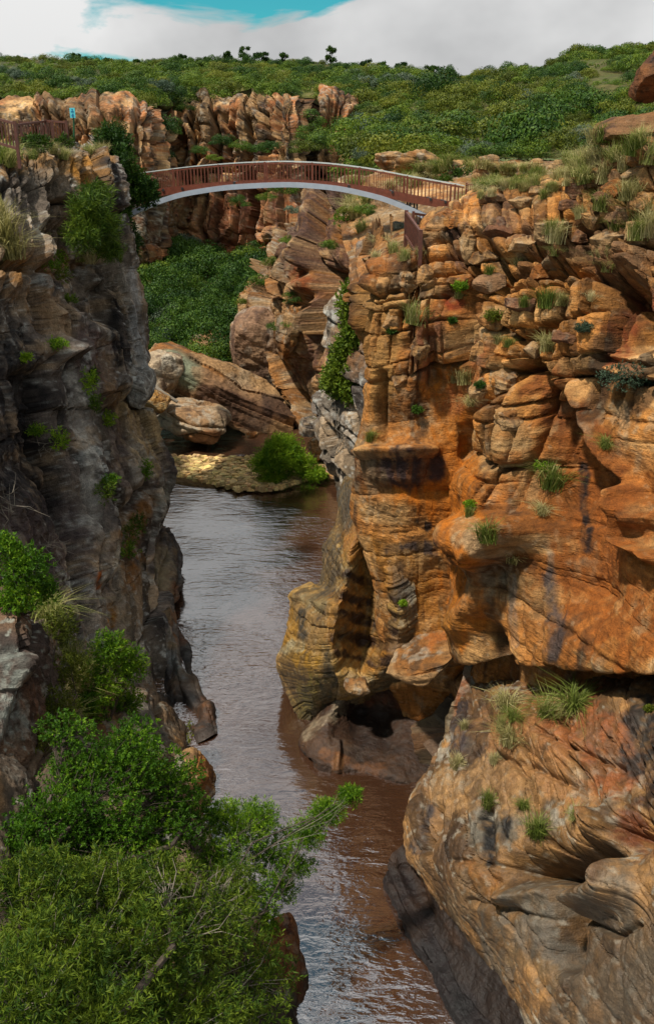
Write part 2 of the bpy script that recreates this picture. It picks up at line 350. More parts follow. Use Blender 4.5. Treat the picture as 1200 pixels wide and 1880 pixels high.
    if cloud:
        CLOUD.append(np.stack([px.ravel(), py.ravel(), P[..., 1].ravel(), P[..., 0].ravel(), P[..., 2].ravel()], 1).astype(np.float32)[::2])
    return o
PAL = {   # main, second, bed, stain, lichen
 'orange': [(.46, .245, .085), (.36, .165, .048), (.54, .36, .18), (.10, .06, .035), (.50, .46, .36)],
 'tan':    [(.45, .29, .145), (.38, .20, .075), (.54, .39, .23), (.13, .09, .06), (.55, .53, .46)],
 'carved': [(.34, .18, .05), (.22, .11, .035), (.42, .28, .11), (.06, .036, .022), (.48, .46, .36)],
 'bulge':  [(.33, .205, .095), (.23, .14, .068), (.38, .23, .095), (.06, .042, .03), (.44, .42, .36)],
 'grey':   [(.34, .29, .235), (.22, .185, .16), (.46, .35, .235), (.05, .044, .045), (.62, .62, .58)],
 'dark':   [(.085, .075, .072), (.05, .045, .046), (.15, .115, .085), (.018, .016, .018), (.42, .43, .41)],
 'far':    [(.44, .22, .10), (.38, .25, .13), (.54, .38, .21), (.08, .055, .04), (.50, .47, .40)],
 'pale':   [(.50, .39, .27), (.42, .28, .16), (.58, .49, .37), (.16, .10, .07), (.60, .60, .54)],
 'soil':   [(.13, .15, .03), (.15, .14, .045), (.20, .17, .07), (.06, .07, .02), (.2, .2, .1)],
}
def hit(px, py, rad=4.0):
    """where the rock stands that one would touch at this place"""
    best = None
    for C in CLOUD_ALL:
        m = (np.abs(C[:, 0]-px) < rad) & (np.abs(C[:, 1]-py) < rad)
        if m.any():
            Q = C[m]; Y = np.quantile(Q[:, 2], .15)
            if best is None or Y < best[1]:
                q = Q[np.argmin(np.abs(Q[:, 2]-Y))]; best = (np.array([q[3], q[2], q[4]]), Y)
    if best is None:
        return hit(px, py, rad*2.5) if rad < 80 else at(px, py, 30)
    return best[0]
# ---- the right-hand cliff
cliff_right = tag(empty('cliff_right', (4, 26, WATER)), 'tall orange sandstone cliff with ledges and grass, right of the river', None, None, 'structure')
g = [
 [(720,446,42),(690,456,40),(755,444,38.5),(822,396,37.5),(890,350,36),(1000,312,33),(1100,275,31),(1250,225,28),(1500,210,26)],
 [(700,470,38),(668,475,31.5),(740,462,30.2),(795,400,31),(890,352,30.5),(1000,335,28.5),(1100,305,26.5),(1220,250,24.5),(1500,220,20)],
 [(695,560,37),(655,545,29.6),(735,520,28.6),(805,470,28.8),(890,430,27.8),(1000,410,26.2),(1100,390,24.8),(1230,370,22.4),(1500,340,18)],
 [(695,680,36.5),(662,650,29.2),(740,640,27.9),(815,600,27.6),(885,560,26),(1000,540,24.4),(1100,540,22.8),(1240,540,20.4),(1500,540,16.5)],
 [(700,800,36),(660,780,29),(745,780,27.7),(835,740,27.9),(878,740,25.2),(990,700,23.4),(1100,700,21.9),(1250,700,19.5),(1500,700,15.5)],
 [(700,860,36),(656,850,28.6),(745,848,27.0),(858,850,27.6),(882,860,24.8),(1000,850,23.4),(1110,850,21.2),(1260,850,18.6),(1500,850,14.6)],
 [(705,960,35),(658,960,28.6),(740,980,27.2),(828,1000,27.0),(846,985,24.2),(960,980,22.6),(1110,1000,20.4),(1260,1000,17.8),(1500,1000,13.8)],
 [(725,1100,33),(690,1100,28.2),(745,1110,27.2),(818,1120,26.8),(846,1110,24.2),(960,1110,22.0),(1110,1120,19.4),(1260,1120,17),(1500,1120,13)],
 [(750,1240,30),(715,1230,27.8),(765,1240,27.3),(822,1215,26.4),(850,1215,23.9),(960,1228,21.3),(1110,1238,18.6),(1270,1243,16.3),(1500,1243,12.5)],
 [(760,1300,29),(735,1300,28),(775,1300,27.5),(830,1275,27),(866,1262,25.0),(960,1262,22.8),(1110,1262,20.2),(1270,1262,18.2),(1500,1262,14.5)],
 [(770,1450,28),(750,1450,27),(790,1450,26.5),(850,1400,26),(900,1400,24.8),(960,1400,23.2),(1110,1400,21),(1270,1400,19),(1500,1400,16)],
]
def mask_right(px, py, P):            # the bedded, broken upper part and the smooth water-worn lower part
    up = 1-ss(620, 760, py+(px-900)*-.15)
    mid = ss(855, 905, px)*(1-ss(850, 960, py+(px-900)*.75))
    return .045+.06*ss(855, 900, px)+.86*np.maximum(up, .75*mid)
rock('rock_face', g, 560, 660, 'rock', cliff_right, seed=3, mask=mask_right, kind='structure', rough=.11, rough_f=.9, fine=.04, big=.45, streak=.7, lichen=.14,
     blocks=((5.5, 1.9, .10, .30, 1.0, .10, 13), (1.9, 2.0, .20, .34, 1.1, .07, 11), (.7, .9, .07, .15, .35, .045, 23)), warp=.5, bedtilt=-.16, facet=.9, shear=-.1,
     sculpt=(
      ([(835, 1232), (930, 1238), (1040, 1248), (1230, 1252)], 9, 1.0),
      ([(980, 690), (1040, 800), (1110, 900)], 45, .9), ([(1060, 930), (1060, 1060)], 70, .7), ([(985, 650), (1060, 770), (1130, 870), (1170, 950)], 16, -.8),
      ([(1130, 525), (1148, 620)], 30, 2.6), ([(1140, 540)], 22, 1.0),
      ([(860, 985), (960, 985)], 28, -1.2), ([(870, 1020), (930, 1010)], 18, -.6), ([(905, 1010), (860, 1140)], 22, -.5),
      ([(880, 900), (950, 850), (900, 760)], 50, -.55),
      ([(830, 545), (835, 580)], 13, .9), ([(790, 620), (800, 700)], 10, .5), ([(700, 690), (695, 800)], 10, .5), ([(760, 560), (745, 640)], 8, .4),
      ([(880, 430), (900, 500), (1020, 480), (1100, 500)], 10, .8), ([(840, 590), (930, 620), (1010, 580)], 9, .7), ([(900, 680), (960, 660)], 9, .6),
      ([(950, 660), (860, 760), (850, 830)], 12, .6), ([(1090, 660), (1200, 680)], 10, .6), ([(1050, 400), (1060, 470)], 20, .8),
      ([(905, 1190), (880, 1140), (920, 1230)], 14, .5), ([(1150, 900), (1150, 990), (1200, 1030)], 10, -.7),
      ([(670, 830), (790, 830)], 10, -.5), ([(690, 905), (830, 905)], 14, .25),
     ),
     paint=(
      ([(830, 700), (850, 900), (835, 1150)], 42, (.54, .225, .035), .9), ([(760, 900), (830, 930)], 38, (.54, .22, .03), .9), ([(720, 1010), (800, 1150)], 38, (.40, .20, .04), .8), ([(690, 560), (690, 700)], 30, (.52, .30, .10), .6),
      ([(705, 855), (790, 855)], 30, (.085, .055, .055), .95), ([(705, 870), (775, 875)], 22, (.10, .065, .06), .9), ([(668, 840), (690, 900)], 20, (.34, .25, .16), .7),
      ([(770, 958), (785, 968)], 9, (.05, .035, .03), .95), ([(725, 1005), (760, 1000), (790, 1005)], 12, (.10, .075, .07), .9), ([(735, 1040), (745, 1090)], 20, (.16, .11, .07), .8),
      ([(1010, 720), (1080, 830), (1160, 960)], 40, (.27, .105, .026), .85), ([(1060, 920), (1080, 1040), (1150, 1150)], 75, (.36, .145, .032), .9),
      ([(1070, 860), (1075, 1010)], 9, (.035, .03, .032), .9), ([(1008, 1020), (1012, 1110)], 8, (.30, .25, .20), .6), ([(1180, 950), (1180, 1100)], 50, (.40, .165, .04), .85),
      ([(960, 1120), (970, 1220)], 30, (.42, .20, .06), .5), ([(1010, 1060), (1020, 1200)], 12, (.12, .10, .10), .8), ([(940, 1060), (945, 1180)], 9, (.30, .28, .26), .55),
      ([(1180, 560), (1140, 640)], 40, (.30, .09, .03), .8), ([(835, 560)], 20, (.36, .09, .03), .85), ([(870, 640), (830, 740)], 26, (.46, .20, .09), .7),
      ([(840, 420), (850, 470)], 22, (.16, .10, .085), .8), ([(900, 380), (960, 420)], 30, (.24, .15, .10), .6), ([(1020, 430), (1100, 460)], 40, (.20, .12, .08), .6),
      ([(700, 560), (690, 780)], 30, (.42, .27, .12), .5), ([(795, 600), (780, 660)], 24, (.38, .19, .12), .6), ([(930, 800), (960, 870)], 50, (.43, .30, .16), .6),
      ([(850, 975), (880, 1000)], 24, (.46, .38, .26), .7), ([(700, 930), (720, 960)], 16, (.38, .26, .14), .5),
      ([(1120, 480), (1180, 460)], 50, (.26, .15, .08), .6), ([(1130, 300), (1190, 330)], 60, (.20, .12, .075), .6)))
# the lower bulge below the long crack
g = [
 [(900,1250,27),(870,1250,25.3),(930,1250,23.6),(1050,1252,21.6),(1200,1252,19.4),(1450,1252,17)],
 [(885,1330,25.5),(838,1325,23.4),(925,1310,21.4),(1050,1305,19.4),(1200,1310,17.2),(1450,1310,14.8)],
 [(860,1420,24.5),(795,1415,22.3),(885,1410,20.2),(1030,1410,18.0),(1200,1415,15.8),(1450,1415,13.4)],
 [(800,1500,23.4),(742,1490,21.3),(850,1505,18.9),(1010,1515,16.7),(1200,1525,14.5),(1450,1525,12)],
 [(775,1570,22.5),(735,1562,20.6),(835,1590,18.0),(1000,1610,15.8),(1200,1625,13.5),(1450,1625,11)],
 [(805,1650,21.5),(775,1640,19.6),(850,1680,17.5),(1000,1710,15.1),(1200,1725,12.8),(1450,1725,10.2)],
 [(850,1740,20),(822,1725,18.4),(880,1770,16.9),(1000,1800,14.5),(1200,1825,12.2),(1450,1825,9.6)],
 [(930,1830,18),(900,1820,16.9),(930,1850,16.0),(1010,1880,14.1),(1200,1920,11.8),(1450,1930,9)],
 [(990,1900,17),(965,1890,16.2),(975,1930,15.2),(1030,1990,13.6),(1200,2080,11.4),(1450,2100,8.6)],
]
rock('rock_bulge', g, 400, 420, 'carved', cliff_right, seed=5, kind='structure', pal=PAL['bulge'], rough=.16, rough_f=.7, fine=.03, big=.35, streak=.5, lichen=.32,
     blocks=((1.3, 1.5, .06, .14, .40, .05, 31), (.42, .8, .04, .06, .14, .03, 37)), mask=lambda px, py, P: 1-.72*ss(1480, 1600, py), warp=.9, crag=.035,
     sculpt=(
      ([(965, 1605), (1040, 1590), (1090, 1575)], 30, 2.0), ([(1030, 1650), (1030, 1720), (1028, 1755)], 19, 3.2), ([(1080, 1560), (1098, 1600)], 16, .8),
      ([(1080, 1500), (1110, 1580), (1150, 1610)], 20, -.6), ([(1075, 1650), (1150, 1640)], 26, -.9), ([(930, 1645), (985, 1632)], 16, -.6), ([(1160, 1520)], 40, 1.0),
      ([(890, 1490), (895, 1570)], 10, .3), ([(800, 1480), (770, 1560)], 9, .35), ([(870, 1310), (900, 1320)], 20, .3), ([(960, 1330), (1040, 1380)], 40, -.4), ([(1130, 1400), (1180, 1460)], 40, .3),
      ([(1000, 1350), (1080, 1385), (1120, 1400)], 5, .16), ([(960, 1400), (1050, 1440)], 5, .16), ([(840, 1580), (1000, 1600)], 5, .12), ([(870, 1650), (1000, 1690)], 6, .14), ([(1050, 1680), (1130, 1720), (1170, 1700)], 6, .2)),
     paint=(
      ([(1010, 1300), (1100, 1350), (1130, 1420)], 60, (.36, .15, .055), .85), ([(1170, 1290), (1180, 1400)], 34, (.06, .055, .05), .9), ([(1185, 1470)], 30, (.05, .035, .025), .8),
      ([(880, 1520), (960, 1520)], 34, (.20, .175, .135), .8), ([(892, 1500), (905, 1580)], 13, (.018, .015, .013), .95), ([(930, 1490), (925, 1540)], 9, (.02, .017, .015), .9),
      ([(795, 1490), (765, 1560)], 12, (.06, .05, .055), .9), ([(850, 1300), (835, 1370)], 16, (.09, .07, .075), .85), ([(880, 1380), (905, 1440)], 22, (.10, .065, .045), .75),
      ([(870, 1610), (900, 1620)], 24, (.34, .17, .05), .7), ([(910, 1700), (1010, 1740), (900, 1770)], 50, (.21, .185, .15), .8), ([(950, 1660), (1000, 1650)], 30, (.25, .22, .175), .7),
      ([(850, 1640), (830, 1700)], 28, (.22, .17, .11), .7), ([(1120, 1660), (1180, 1780), (1080, 1830)], 80, (.19, .155, .115), .75), ([(830, 1450), (880, 1440), (960, 1440)], 46, (.46, .30, .15), .75), ([(940, 1340), (1000, 1400), (1060, 1450)], 44, (.44, .25, .11), .8),
      ([(1160, 1520), (1190, 1540)], 40, (.22, .075, .025), .8), ([(1040, 1590), (1090, 1600)], 20, (.20, .11, .05), .7), ([(940, 1755), (1000, 1790)], 20, (.34, .20, .06), .4)))
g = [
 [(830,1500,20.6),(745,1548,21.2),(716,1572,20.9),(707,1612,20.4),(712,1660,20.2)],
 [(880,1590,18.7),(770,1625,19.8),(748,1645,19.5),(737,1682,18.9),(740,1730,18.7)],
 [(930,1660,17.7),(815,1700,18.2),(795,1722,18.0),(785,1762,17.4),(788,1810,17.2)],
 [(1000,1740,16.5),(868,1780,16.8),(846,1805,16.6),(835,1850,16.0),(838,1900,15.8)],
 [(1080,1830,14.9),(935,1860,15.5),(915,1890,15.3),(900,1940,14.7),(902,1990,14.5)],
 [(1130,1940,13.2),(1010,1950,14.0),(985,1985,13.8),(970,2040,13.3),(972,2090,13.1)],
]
rock('rock_undercut', g, 110, 220, 'carved', cliff_right, seed=7, kind='structure', pal=[(.062, .034, .018), (.036, .021, .013), (.12, .065, .03), (.02, .013, .01), (.09, .065, .045)], rough=.12, rough_f=.9, fine=.03, big=.2, streak=.3, lichen=.03, blocks=((.6, 1.2, .06, .10, .12, .05, 33),))  # near-black palette: wet rock, with the overhang's shade put into the colour
# fins and ledges in the narrows
g = [
 [(665,860,45),(634,870,39),(650,880,35.5),(664,888,33),(676,890,31.4),(694,892,29.8),(745,892,28.7)],
 [(645,945,42),(614,962,36),(640,958,32.6),(667,948,29.8),(674,950,29.5),(684,950,28.9),(748,952,28.1)],
 [(630,1010,40),(595,1004,34.4),(622,1010,31.2),(643,1008,28.5),(675,1010,29.2),(709,1012,27.7),(752,1012,27.5)],
 [(615,1068,39),(586,1074,32.8),(610,1078,30.2),(634,1070,27.9),(680,1075,29.1),(723,1080,27.1),(760,1080,27.2)],
 [(580,1102,37),(541,1098,31.6),(583,1106,29.0),(622,1108,27.4),(675,1115,28.8),(729,1120,26.8),(765,1120,27.1)],
 [(562,1165,36),(527,1164,30.6),(570,1168,28.2),(611,1168,27.1),(668,1178,28.4),(731,1160,26.7),(767,1165,27.1)],
 [(548,1215,35),(509,1213,30.0),(558,1219,27.9),(611,1222,27.0),(662,1228,27.8),(719,1205,26.7),(767,1215,27.1)],
 [(556,1255,34),(520,1252,29.6),(570,1262,27.8),(625,1254,27.2),(660,1257,27.5),(696,1246,27.1),(760,1250,27.7)],
 [(566,1300,33),(537,1296,29.0),(580,1298,28.2),(622,1290,28.3),(660,1287,28.6),(702,1280,28.6),(760,1285,28.8)],
 [(580,1345,32),(553,1342,28.4),(592,1345,28.9),(640,1340,29.4),(660,1340,29.6),(700,1340,29.6),(760,1340,29.8)],
 [(600,1430,31),(580,1430,29.0),(610,1430,29.4),(640,1430,29.8),(660,1430,30),(700,1430,30),(760,1430,30)],
]
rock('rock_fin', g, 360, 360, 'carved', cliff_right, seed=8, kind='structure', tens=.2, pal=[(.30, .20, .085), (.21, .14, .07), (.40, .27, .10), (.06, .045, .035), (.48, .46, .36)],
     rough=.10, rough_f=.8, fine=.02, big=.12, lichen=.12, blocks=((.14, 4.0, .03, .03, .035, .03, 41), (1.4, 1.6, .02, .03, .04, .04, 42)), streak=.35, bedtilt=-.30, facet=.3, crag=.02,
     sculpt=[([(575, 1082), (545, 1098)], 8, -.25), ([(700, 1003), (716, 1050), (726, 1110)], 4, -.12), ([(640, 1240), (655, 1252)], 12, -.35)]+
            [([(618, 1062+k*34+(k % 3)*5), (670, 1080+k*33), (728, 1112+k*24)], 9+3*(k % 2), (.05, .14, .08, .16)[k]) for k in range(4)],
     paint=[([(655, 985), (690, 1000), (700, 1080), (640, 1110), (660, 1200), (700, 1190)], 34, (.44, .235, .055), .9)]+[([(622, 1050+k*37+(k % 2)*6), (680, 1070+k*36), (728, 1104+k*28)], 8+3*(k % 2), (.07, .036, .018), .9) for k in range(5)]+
           [([(640, 1000), (675, 960)], 12, (.42, .22, .07), .7), ([(600, 1000), (605, 1070)], 26, (.13, .105, .075), .85), ([(630, 900), (640, 950)], 22, (.13, .12, .10), .8), ([(560, 1100), (590, 1110)], 14, (.33, .28, .17), .6),
            ([(535, 1130), (530, 1190)], 13, (.42, .25, .05), .75), ([(552, 1120), (556, 1170)], 7, (.07, .07, .065), .8), ([(540, 1200), (580, 1215)], 20, (.44, .27, .045), .75), ([(525, 1195), (545, 1185)], 10, (.40, .40, .33), .6), ([(575, 1270), (560, 1300)], 32, (.22, .18, .055), .8),
            ([(600, 1200), (605, 1250), (590, 1290)], 13, (.06, .055, .035), .7), ([(645, 1242), (668, 1250)], 12, (.42, .31, .17), .9), ([(735, 1050), (745, 1120)], 14, (.13, .10, .075), .75), ([(730, 1180), (735, 1230)], 12, (.36, .24, .13), .7), ([(755, 1090), (770, 1130)], 16, (.34, .33, .28), .5)])
g = [
 [(590,1290,31),(602,1290,28.9),(627,1272,28.2),(660,1266,28.4),(700,1262,28.4),(748,1258,28.3),(810,1255,28)],
 [(572,1345,30.5),(553,1345,28.0),(602,1316,27.3),(655,1306,28.5),(700,1306,28.4),(748,1308,27.9),(810,1310,27.6)],
 [(567,1366,30),(549,1365,26.9),(602,1352,26.5),(650,1350,27.2),(700,1352,27.1),(746,1358,26.6),(810,1360,26.8)],
 [(577,1390,29),(560,1385,26.3),(612,1390,25.8),(660,1390,26.05),(700,1396,25.85),(744,1403,25.5),(810,1410,25.6)],
 [(587,1406,28.6),(575,1399,25.9),(615,1412,25.45),(665,1413,25.5),(705,1423,25.2),(742,1438,24.8),(810,1450,25.0)],
 [(595,1450,28),(588,1450,25.8),(620,1465,25.2),(665,1465,25.3),(705,1475,25.0),(742,1485,24.7),(810,1490,24.9)],
]
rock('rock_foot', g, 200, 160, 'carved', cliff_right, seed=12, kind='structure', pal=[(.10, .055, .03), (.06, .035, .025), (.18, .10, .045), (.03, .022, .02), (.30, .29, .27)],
     rough=.06, fine=.012, big=.15, lichen=.08, streak=.3, bedtilt=.05, flute=(1.3, .07, .2),
     sculpt=(([(655, 1310), (660, 1350)], 16, .12), ([(620, 1360), (618, 1410)], 6, -.2), ([(705, 1320), (712, 1360)], 16, .12)),
     paint=(([(560, 1345), (630, 1290)], 12, (.34, .28, .20), .85), ([(590, 1380), (700, 1415)], 10, (.34, .17, .06), .75), ([(620, 1395), (618, 1415)], 8, (.42, .24, .11), .9), ([(690, 1280), (740, 1280)], 16, (.28, .11, .04), .7)))
g = [
 [(840,1235,31),(818,1214,26.6),(842,1196,25.8),(880,1190,25.6)],
 [(800,1310,32),(768,1284,26.0),(805,1265,24.9),(880,1255,24.6)],
 [(775,1335,31),(722,1320,25.6),(778,1318,24.6),(870,1318,24.1)],
 [(775,1385,30),(729,1378,25.2),(782,1380,24.3),(870,1370,23.9)],
 [(790,1450,29),(753,1442,25.0),(800,1445,24.0),(860,1440,23.5)],
 [(790,1520,26),(780,1510,24.8),(810,1510,23.8),(860,1500,23.3)],
]
rock('rock_foot', g, 140, 170, 'carved', cliff_right, seed=14, kind='structure', pal=[(.30, .235, .15), (.22, .17, .115), (.38, .28, .16), (.10, .075, .055), (.5, .49, .43)],
     rough=.07, fine=.012, big=.2, lichen=.2, streak=.35, blocks=((.09, 3.0, .02, .02, .02, .02, 53),),
     sculpt=(([(745, 1340), (750, 1400), (765, 1430)], 12, .2), ([(800, 1330), (790, 1440)], 12, -.25)),
     paint=(([(745, 1320), (755, 1380)], 22, (.20, .10, .04), .8), ([(850, 1240), (845, 1300)], 14, (.34, .14, .05), .8)))
# the cliff further up the gorge on the same side
g = [
 [(690,420,52),(672,440,47),(690,450,42),(740,460,37)],
 [(660,510,52),(640,510,46),(668,510,42),(730,520,37)],
 [(640,580,52),(617,580,45),(652,580,41),(720,580,36.5)],
 [(625,660,50),(600,660,44),(640,660,40.5),(720,660,36)],
 [(610,740,48),(587,740,43),(627,745,39.5),(720,750,35)],
 [(615,820,47),(597,812,42.3),(634,825,39),(720,830,34)],
 [(642,885,46),(624,880,41.8),(648,895,38),(720,900,33)],
 [(660,950,44),(640,945,40.8),(660,960,37),(720,960,32)],
]
rock('rock_face', g, 150, 300, 'dark_rock', cliff_right, seed=16, kind='structure', pal=PAL['grey'], rough=.2, big=.5, fine=.03, lichen=.3, blocks=((1.2, 1.0, .12, .3, .3, .1, 59),), warp=.8,
     paint=(([(660, 480), (655, 640)], 40, (.36, .20, .09), .7), ([(620, 900), (640, 930)], 20, (.06, .06, .055), .6)))
g = [
 [(430,560,92),(490,450,84),(556,372,76),(622,338,69),(740,330,60)],
 [(425,590,84),(478,515,75),(528,470,70),(606,420,64),(740,420,55)],
 [(425,640,79),(480,575,72),(543,520,68),(605,520,61),(740,520,52)],
 [(440,690,76),(500,650,71),(556,640,67),(606,640,60),(740,640,50)],
 [(470,750,74),(530,720,70),(570,720,67),(606,740,59),(740,740,48)],
 [(500,810,70),(550,790,67),(582,800,64),(612,830,56),(740,830,46)],
 [(520,860,66),(560,850,63),(600,850,60),(630,880,53),(740,880,44)],
]
rock('rock_face', g, 280, 280, 'rock', cliff_right, seed=18, kind='structure', pal=PAL['tan'], rough=.35, rough_f=.5, big=.9, fine=.05, lichen=.2, blocks=((7.0, 4.2, .2, 1.2, 1.9, .22, 61), (2.6, 2.4, .06, .22, .45, .10, 62)), warp=.8, facet=1.2, crag=.06, vert=2.0,
     sculpt=(([(540, 500), (600, 500)], 14, 1.6), ([(555, 690), (550, 620), (600, 500)], 10, 1.6), ([(560, 520), (625, 350)], 16, -.8), ([(590, 700), (570, 760)], 14, 1.5)),
     paint=(([(540, 480), (575, 380), (610, 360)], 34, (.13, .075, .06), .85), ([(560, 450), (600, 400)], 34, (.15, .085, .065), .8), ([(545, 505), (560, 515)], 18, (.36, .13, .04), .9), ([(500, 500), (520, 540)], 22, (.32, .23, .14), .6),
            ([(560, 680), (600, 560), (625, 470)], 24, (.22, .12, .09), .8), ([(630, 400), (625, 440)], 9, (.42, .20, .05), .7), ([(500, 520), (510, 560)], 22, (.34, .17, .06), .6)))
# shelf above the cliff, running back under the bridge
g = [
 [(640,545,32.5),(720,495,31.5),(800,445,31.5),(900,372,31.5),(1050,335,29.5),(1250,262,26),(1500,240,20)],
 [(640,505,37),(715,474,36),(800,428,35.5),(900,362,35.5),(1050,324,34),(1250,246,30),(1500,230,26)],
 [(640,475,44),(705,450,42.5),(800,414,42),(900,352,42),(1050,318,41),(1250,250,38),(1500,240,34)],
 [(630,445,52),(700,428,50),(800,406,50),(870,372,50),(1050,314,50),(1250,262,50),(1500,255,50)],
 [(620,385,66),(700,365,62),(800,350,62),(900,330,62),(1050,306,62),(1250,275,62),(1500,270,62)],
 [(620,330,80),(700,312,76),(800,300,76),(900,296,76),(1050,292,76),(1250,272,76),(1500,272,76)],
]
rock('rock_shelf', g, 300, 140, 'rock', cliff_right, seed=20, kind='structure', pal=PAL['tan'], rough=.25, big=.4, fine=.03, lichen=.2, blocks=((.8, 1.6, .2, .25, .3, .1, 67),),
     paint=(([(850, 370), (960, 350)], 24, (.16, .16, .04), .7), ([(700, 440), (760, 450)], 20, (.24, .2, .08), .5)))
# ---- the left-hand cliff
cliff_left = tag(empty('cliff_left', (-8, 36, WATER)), 'dark grey lichen-covered cliff with vertical ribs, left of the river', None, None, 'structure')
g = [
 [(-250,262,44),(0,268,45),(80,268,47),(140,270,49),(182,272,51),(202,282,53),(170,285,60)],
 [(-250,330,33),(0,300,38),(80,287,41),(130,283,43),(175,287,46),(205,300,48),(180,310,58)],
 [(-250,430,29.5),(0,420,34.5),(80,400,38),(130,392,40.5),(178,392,43.6),(211,388,46),(190,395,56)],
 [(-250,560,27),(0,540,31.5),(80,530,35.4),(140,520,39),(192,520,42.4),(246,505,45.4),(225,505,56)],
 [(-250,680,25.5),(0,660,29.5),(80,660,33.8),(140,640,37),(205,640,41),(272,650,44.8),(250,650,54)],
 [(-250,800,24),(0,800,28),(80,800,32),(150,790,34.6),(222,765,39.2),(286,752,43),(265,760,53)],
 [(-250,930,22.5),(0,930,26.5),(80,930,30.2),(160,915,32.8),(240,895,37),(326,880,41.2),(300,890,50)],
 [(-250,1050,21),(0,1050,25),(85,1050,28.2),(170,1040,31),(232,1020,34.8),(292,985,40.2),(275,1000,48)],
 [(-250,1180,19.5),(0,1180,23.5),(90,1180,26.2),(180,1170,28.6),(250,1150,31.8),(300,1100,36.5),(280,1100,42)],
 [(-250,1320,18.5),(0,1320,22),(90,1320,24.2),(190,1310,26.6),(262,1290,29),(310,1260,31.6),(300,1250,36)],
]
def mask_left(px, py, P): return .6+.4*(1-ss(400, 700, py))
rock('rock_face', g, 380, 640, 'dark_rock', cliff_left, seed=22, edgefix=.6, kind='structure', pal=PAL['grey'], mask=mask_left, rough=.25, rough_f=.55, fine=.035, big=.35, lichen=.30, streak=.6,
     blocks=((14.0, 2.2, .03, 1.05, 1.8, .13, 71), (6.0, 1.05, .03, .40, .9, .07, 73), (2.4, .5, .02, .14, .25, .045, 74)), warp=.7, crag=.10, vert=4.0, bedtilt=.1, shear=.22,
     sculpt=(
      ([(100, 640), (140, 640), (150, 760), (160, 900), (180, 1050)], 22, -1.3), ([(70, 700), (95, 850), (130, 960)], 20, 1.2), ([(185, 760), (200, 900), (210, 1000)], 16, 1.3), ([(40, 560), (30, 700), (40, 850)], 40, .8),
      ([(150, 420), (180, 480), (185, 560)], 26, 1.2), ([(215, 520), (222, 650)], 9, 1.2), ([(225, 540), (245, 680)], 12, -.5), ([(195, 470), (205, 600)], 8, .8),
      ([(120, 590), (190, 620), (200, 720)], 24, -1.0), ([(225, 700), (265, 690)], 16, -.3), ([(205, 720), (215, 745)], 10, .8), ([(285, 740), (240, 730)], 6, .9), ([(285, 900), (250, 950), (235, 1000)], 16, 1.0),
      ([(255, 830), (262, 880)], 20, -.5), ([(305, 800), (312, 900)], 14, .2), ([(295, 830), (290, 900)], 6, .6), ([(55, 340), (60, 400)], 5, .9), ([(95, 340), (100, 430)], 9, .8), ([(20, 480), (120, 500)], 12, .9), ([(70, 420), (110, 470), (150, 480)], 9, .7)),
     paint=(
      ([(30, 300), (190, 300)], 26, (.44, .26, .10), .75), ([(140, 300), (165, 340), (155, 380)], 16, (.48, .26, .06), .8), ([(60, 480), (110, 480)], 24, (.40, .24, .11), .7), ([(20, 500), (90, 600)], 26, (.36, .23, .12), .65), ([(40, 500)], 24, (.44, .24, .07), .6),
      ([(40, 380), (110, 380)], 40, (.21, .17, .135), .6), ([(30, 700), (20, 850), (60, 930)], 60, (.028, .026, .030), .85), ([(10, 640), (30, 620)], 30, (.02, .02, .022), .8), ([(140, 690), (155, 800), (175, 950)], 18, (.50, .47, .42), .9),
      ([(155, 620), (190, 640), (175, 680)], 26, (.17, .11, .095), .75), ([(195, 660), (205, 740)], 14, (.30, .19, .09), .7), ([(205, 560), (215, 660)], 13, (.02, .02, .024), .85), ([(240, 500), (252, 600), (264, 690)], 12, (.46, .46, .45), .85), ([(225, 470), (235, 560)], 8, (.40, .36, .30), .7), ([(110, 560), (100, 640)], 20, (.40, .30, .20), .7), ([(60, 330), (45, 420)], 22, (.34, .29, .24), .7), ([(100, 330), (110, 430)], 20, (.34, .28, .22), .7),
      ([(250, 700), (280, 740)], 26, (.38, .37, .34), .75), ([(240, 770), (285, 800), (270, 850)], 30, (.50, .38, .22), .9), ([(250, 860)], 24, (.40, .37, .33), .85), ([(225, 1000), (215, 1120), (235, 1200)], 14, (.42, .36, .27), .7), ([(305, 830), (315, 880)], 16, (.20, .16, .155), .7), ([(310, 890), (295, 915)], 14, (.44, .44, .38), .6),
      ([(265, 920), (245, 980), (240, 1080)], 16, (.34, .17, .045), .8), ([(120, 940), (170, 1060)], 24, (.13, .10, .10), .6), ([(40, 950), (90, 1020)], 40, (.16, .12, .115), .7), ([(185, 1050), (180, 1080)], 6, (.46, .16, .03), .9), ([(205, 1110), (205, 1150)], 7, (.42, .22, .04), .8), ([(215, 790), (225, 880)], 16, (.11, .075, .075), .6)))
g = [
 [(240,985,41),(270,958,41.5),(290,965,42),(304,972,43.5),(285,980,49)],
 [(235,1050,37.5),(265,1032,38.8),(300,1022,39.8),(333,1040,41.2),(310,1040,47)],
 [(235,1110,34),(262,1100,35.2),(296,1098,36.4),(326,1093,38.2),(310,1092,44)],
 [(240,1180,31.4),(268,1180,32.6),(306,1180,33.2),(344,1180,34.2),(330,1172,40)],
 [(250,1260,29),(276,1260,30.0),(318,1260,30.4),(364,1255,31),(350,1245,37)],
 [(262,1330,27.4),(290,1332,28.0),(332,1328,28.3),(396,1310,28.8),(378,1302,34)],
 [(275,1400,26),(300,1400,26.2),(340,1380,26.8),(400,1345,27.8),(385,1340,32)],
]
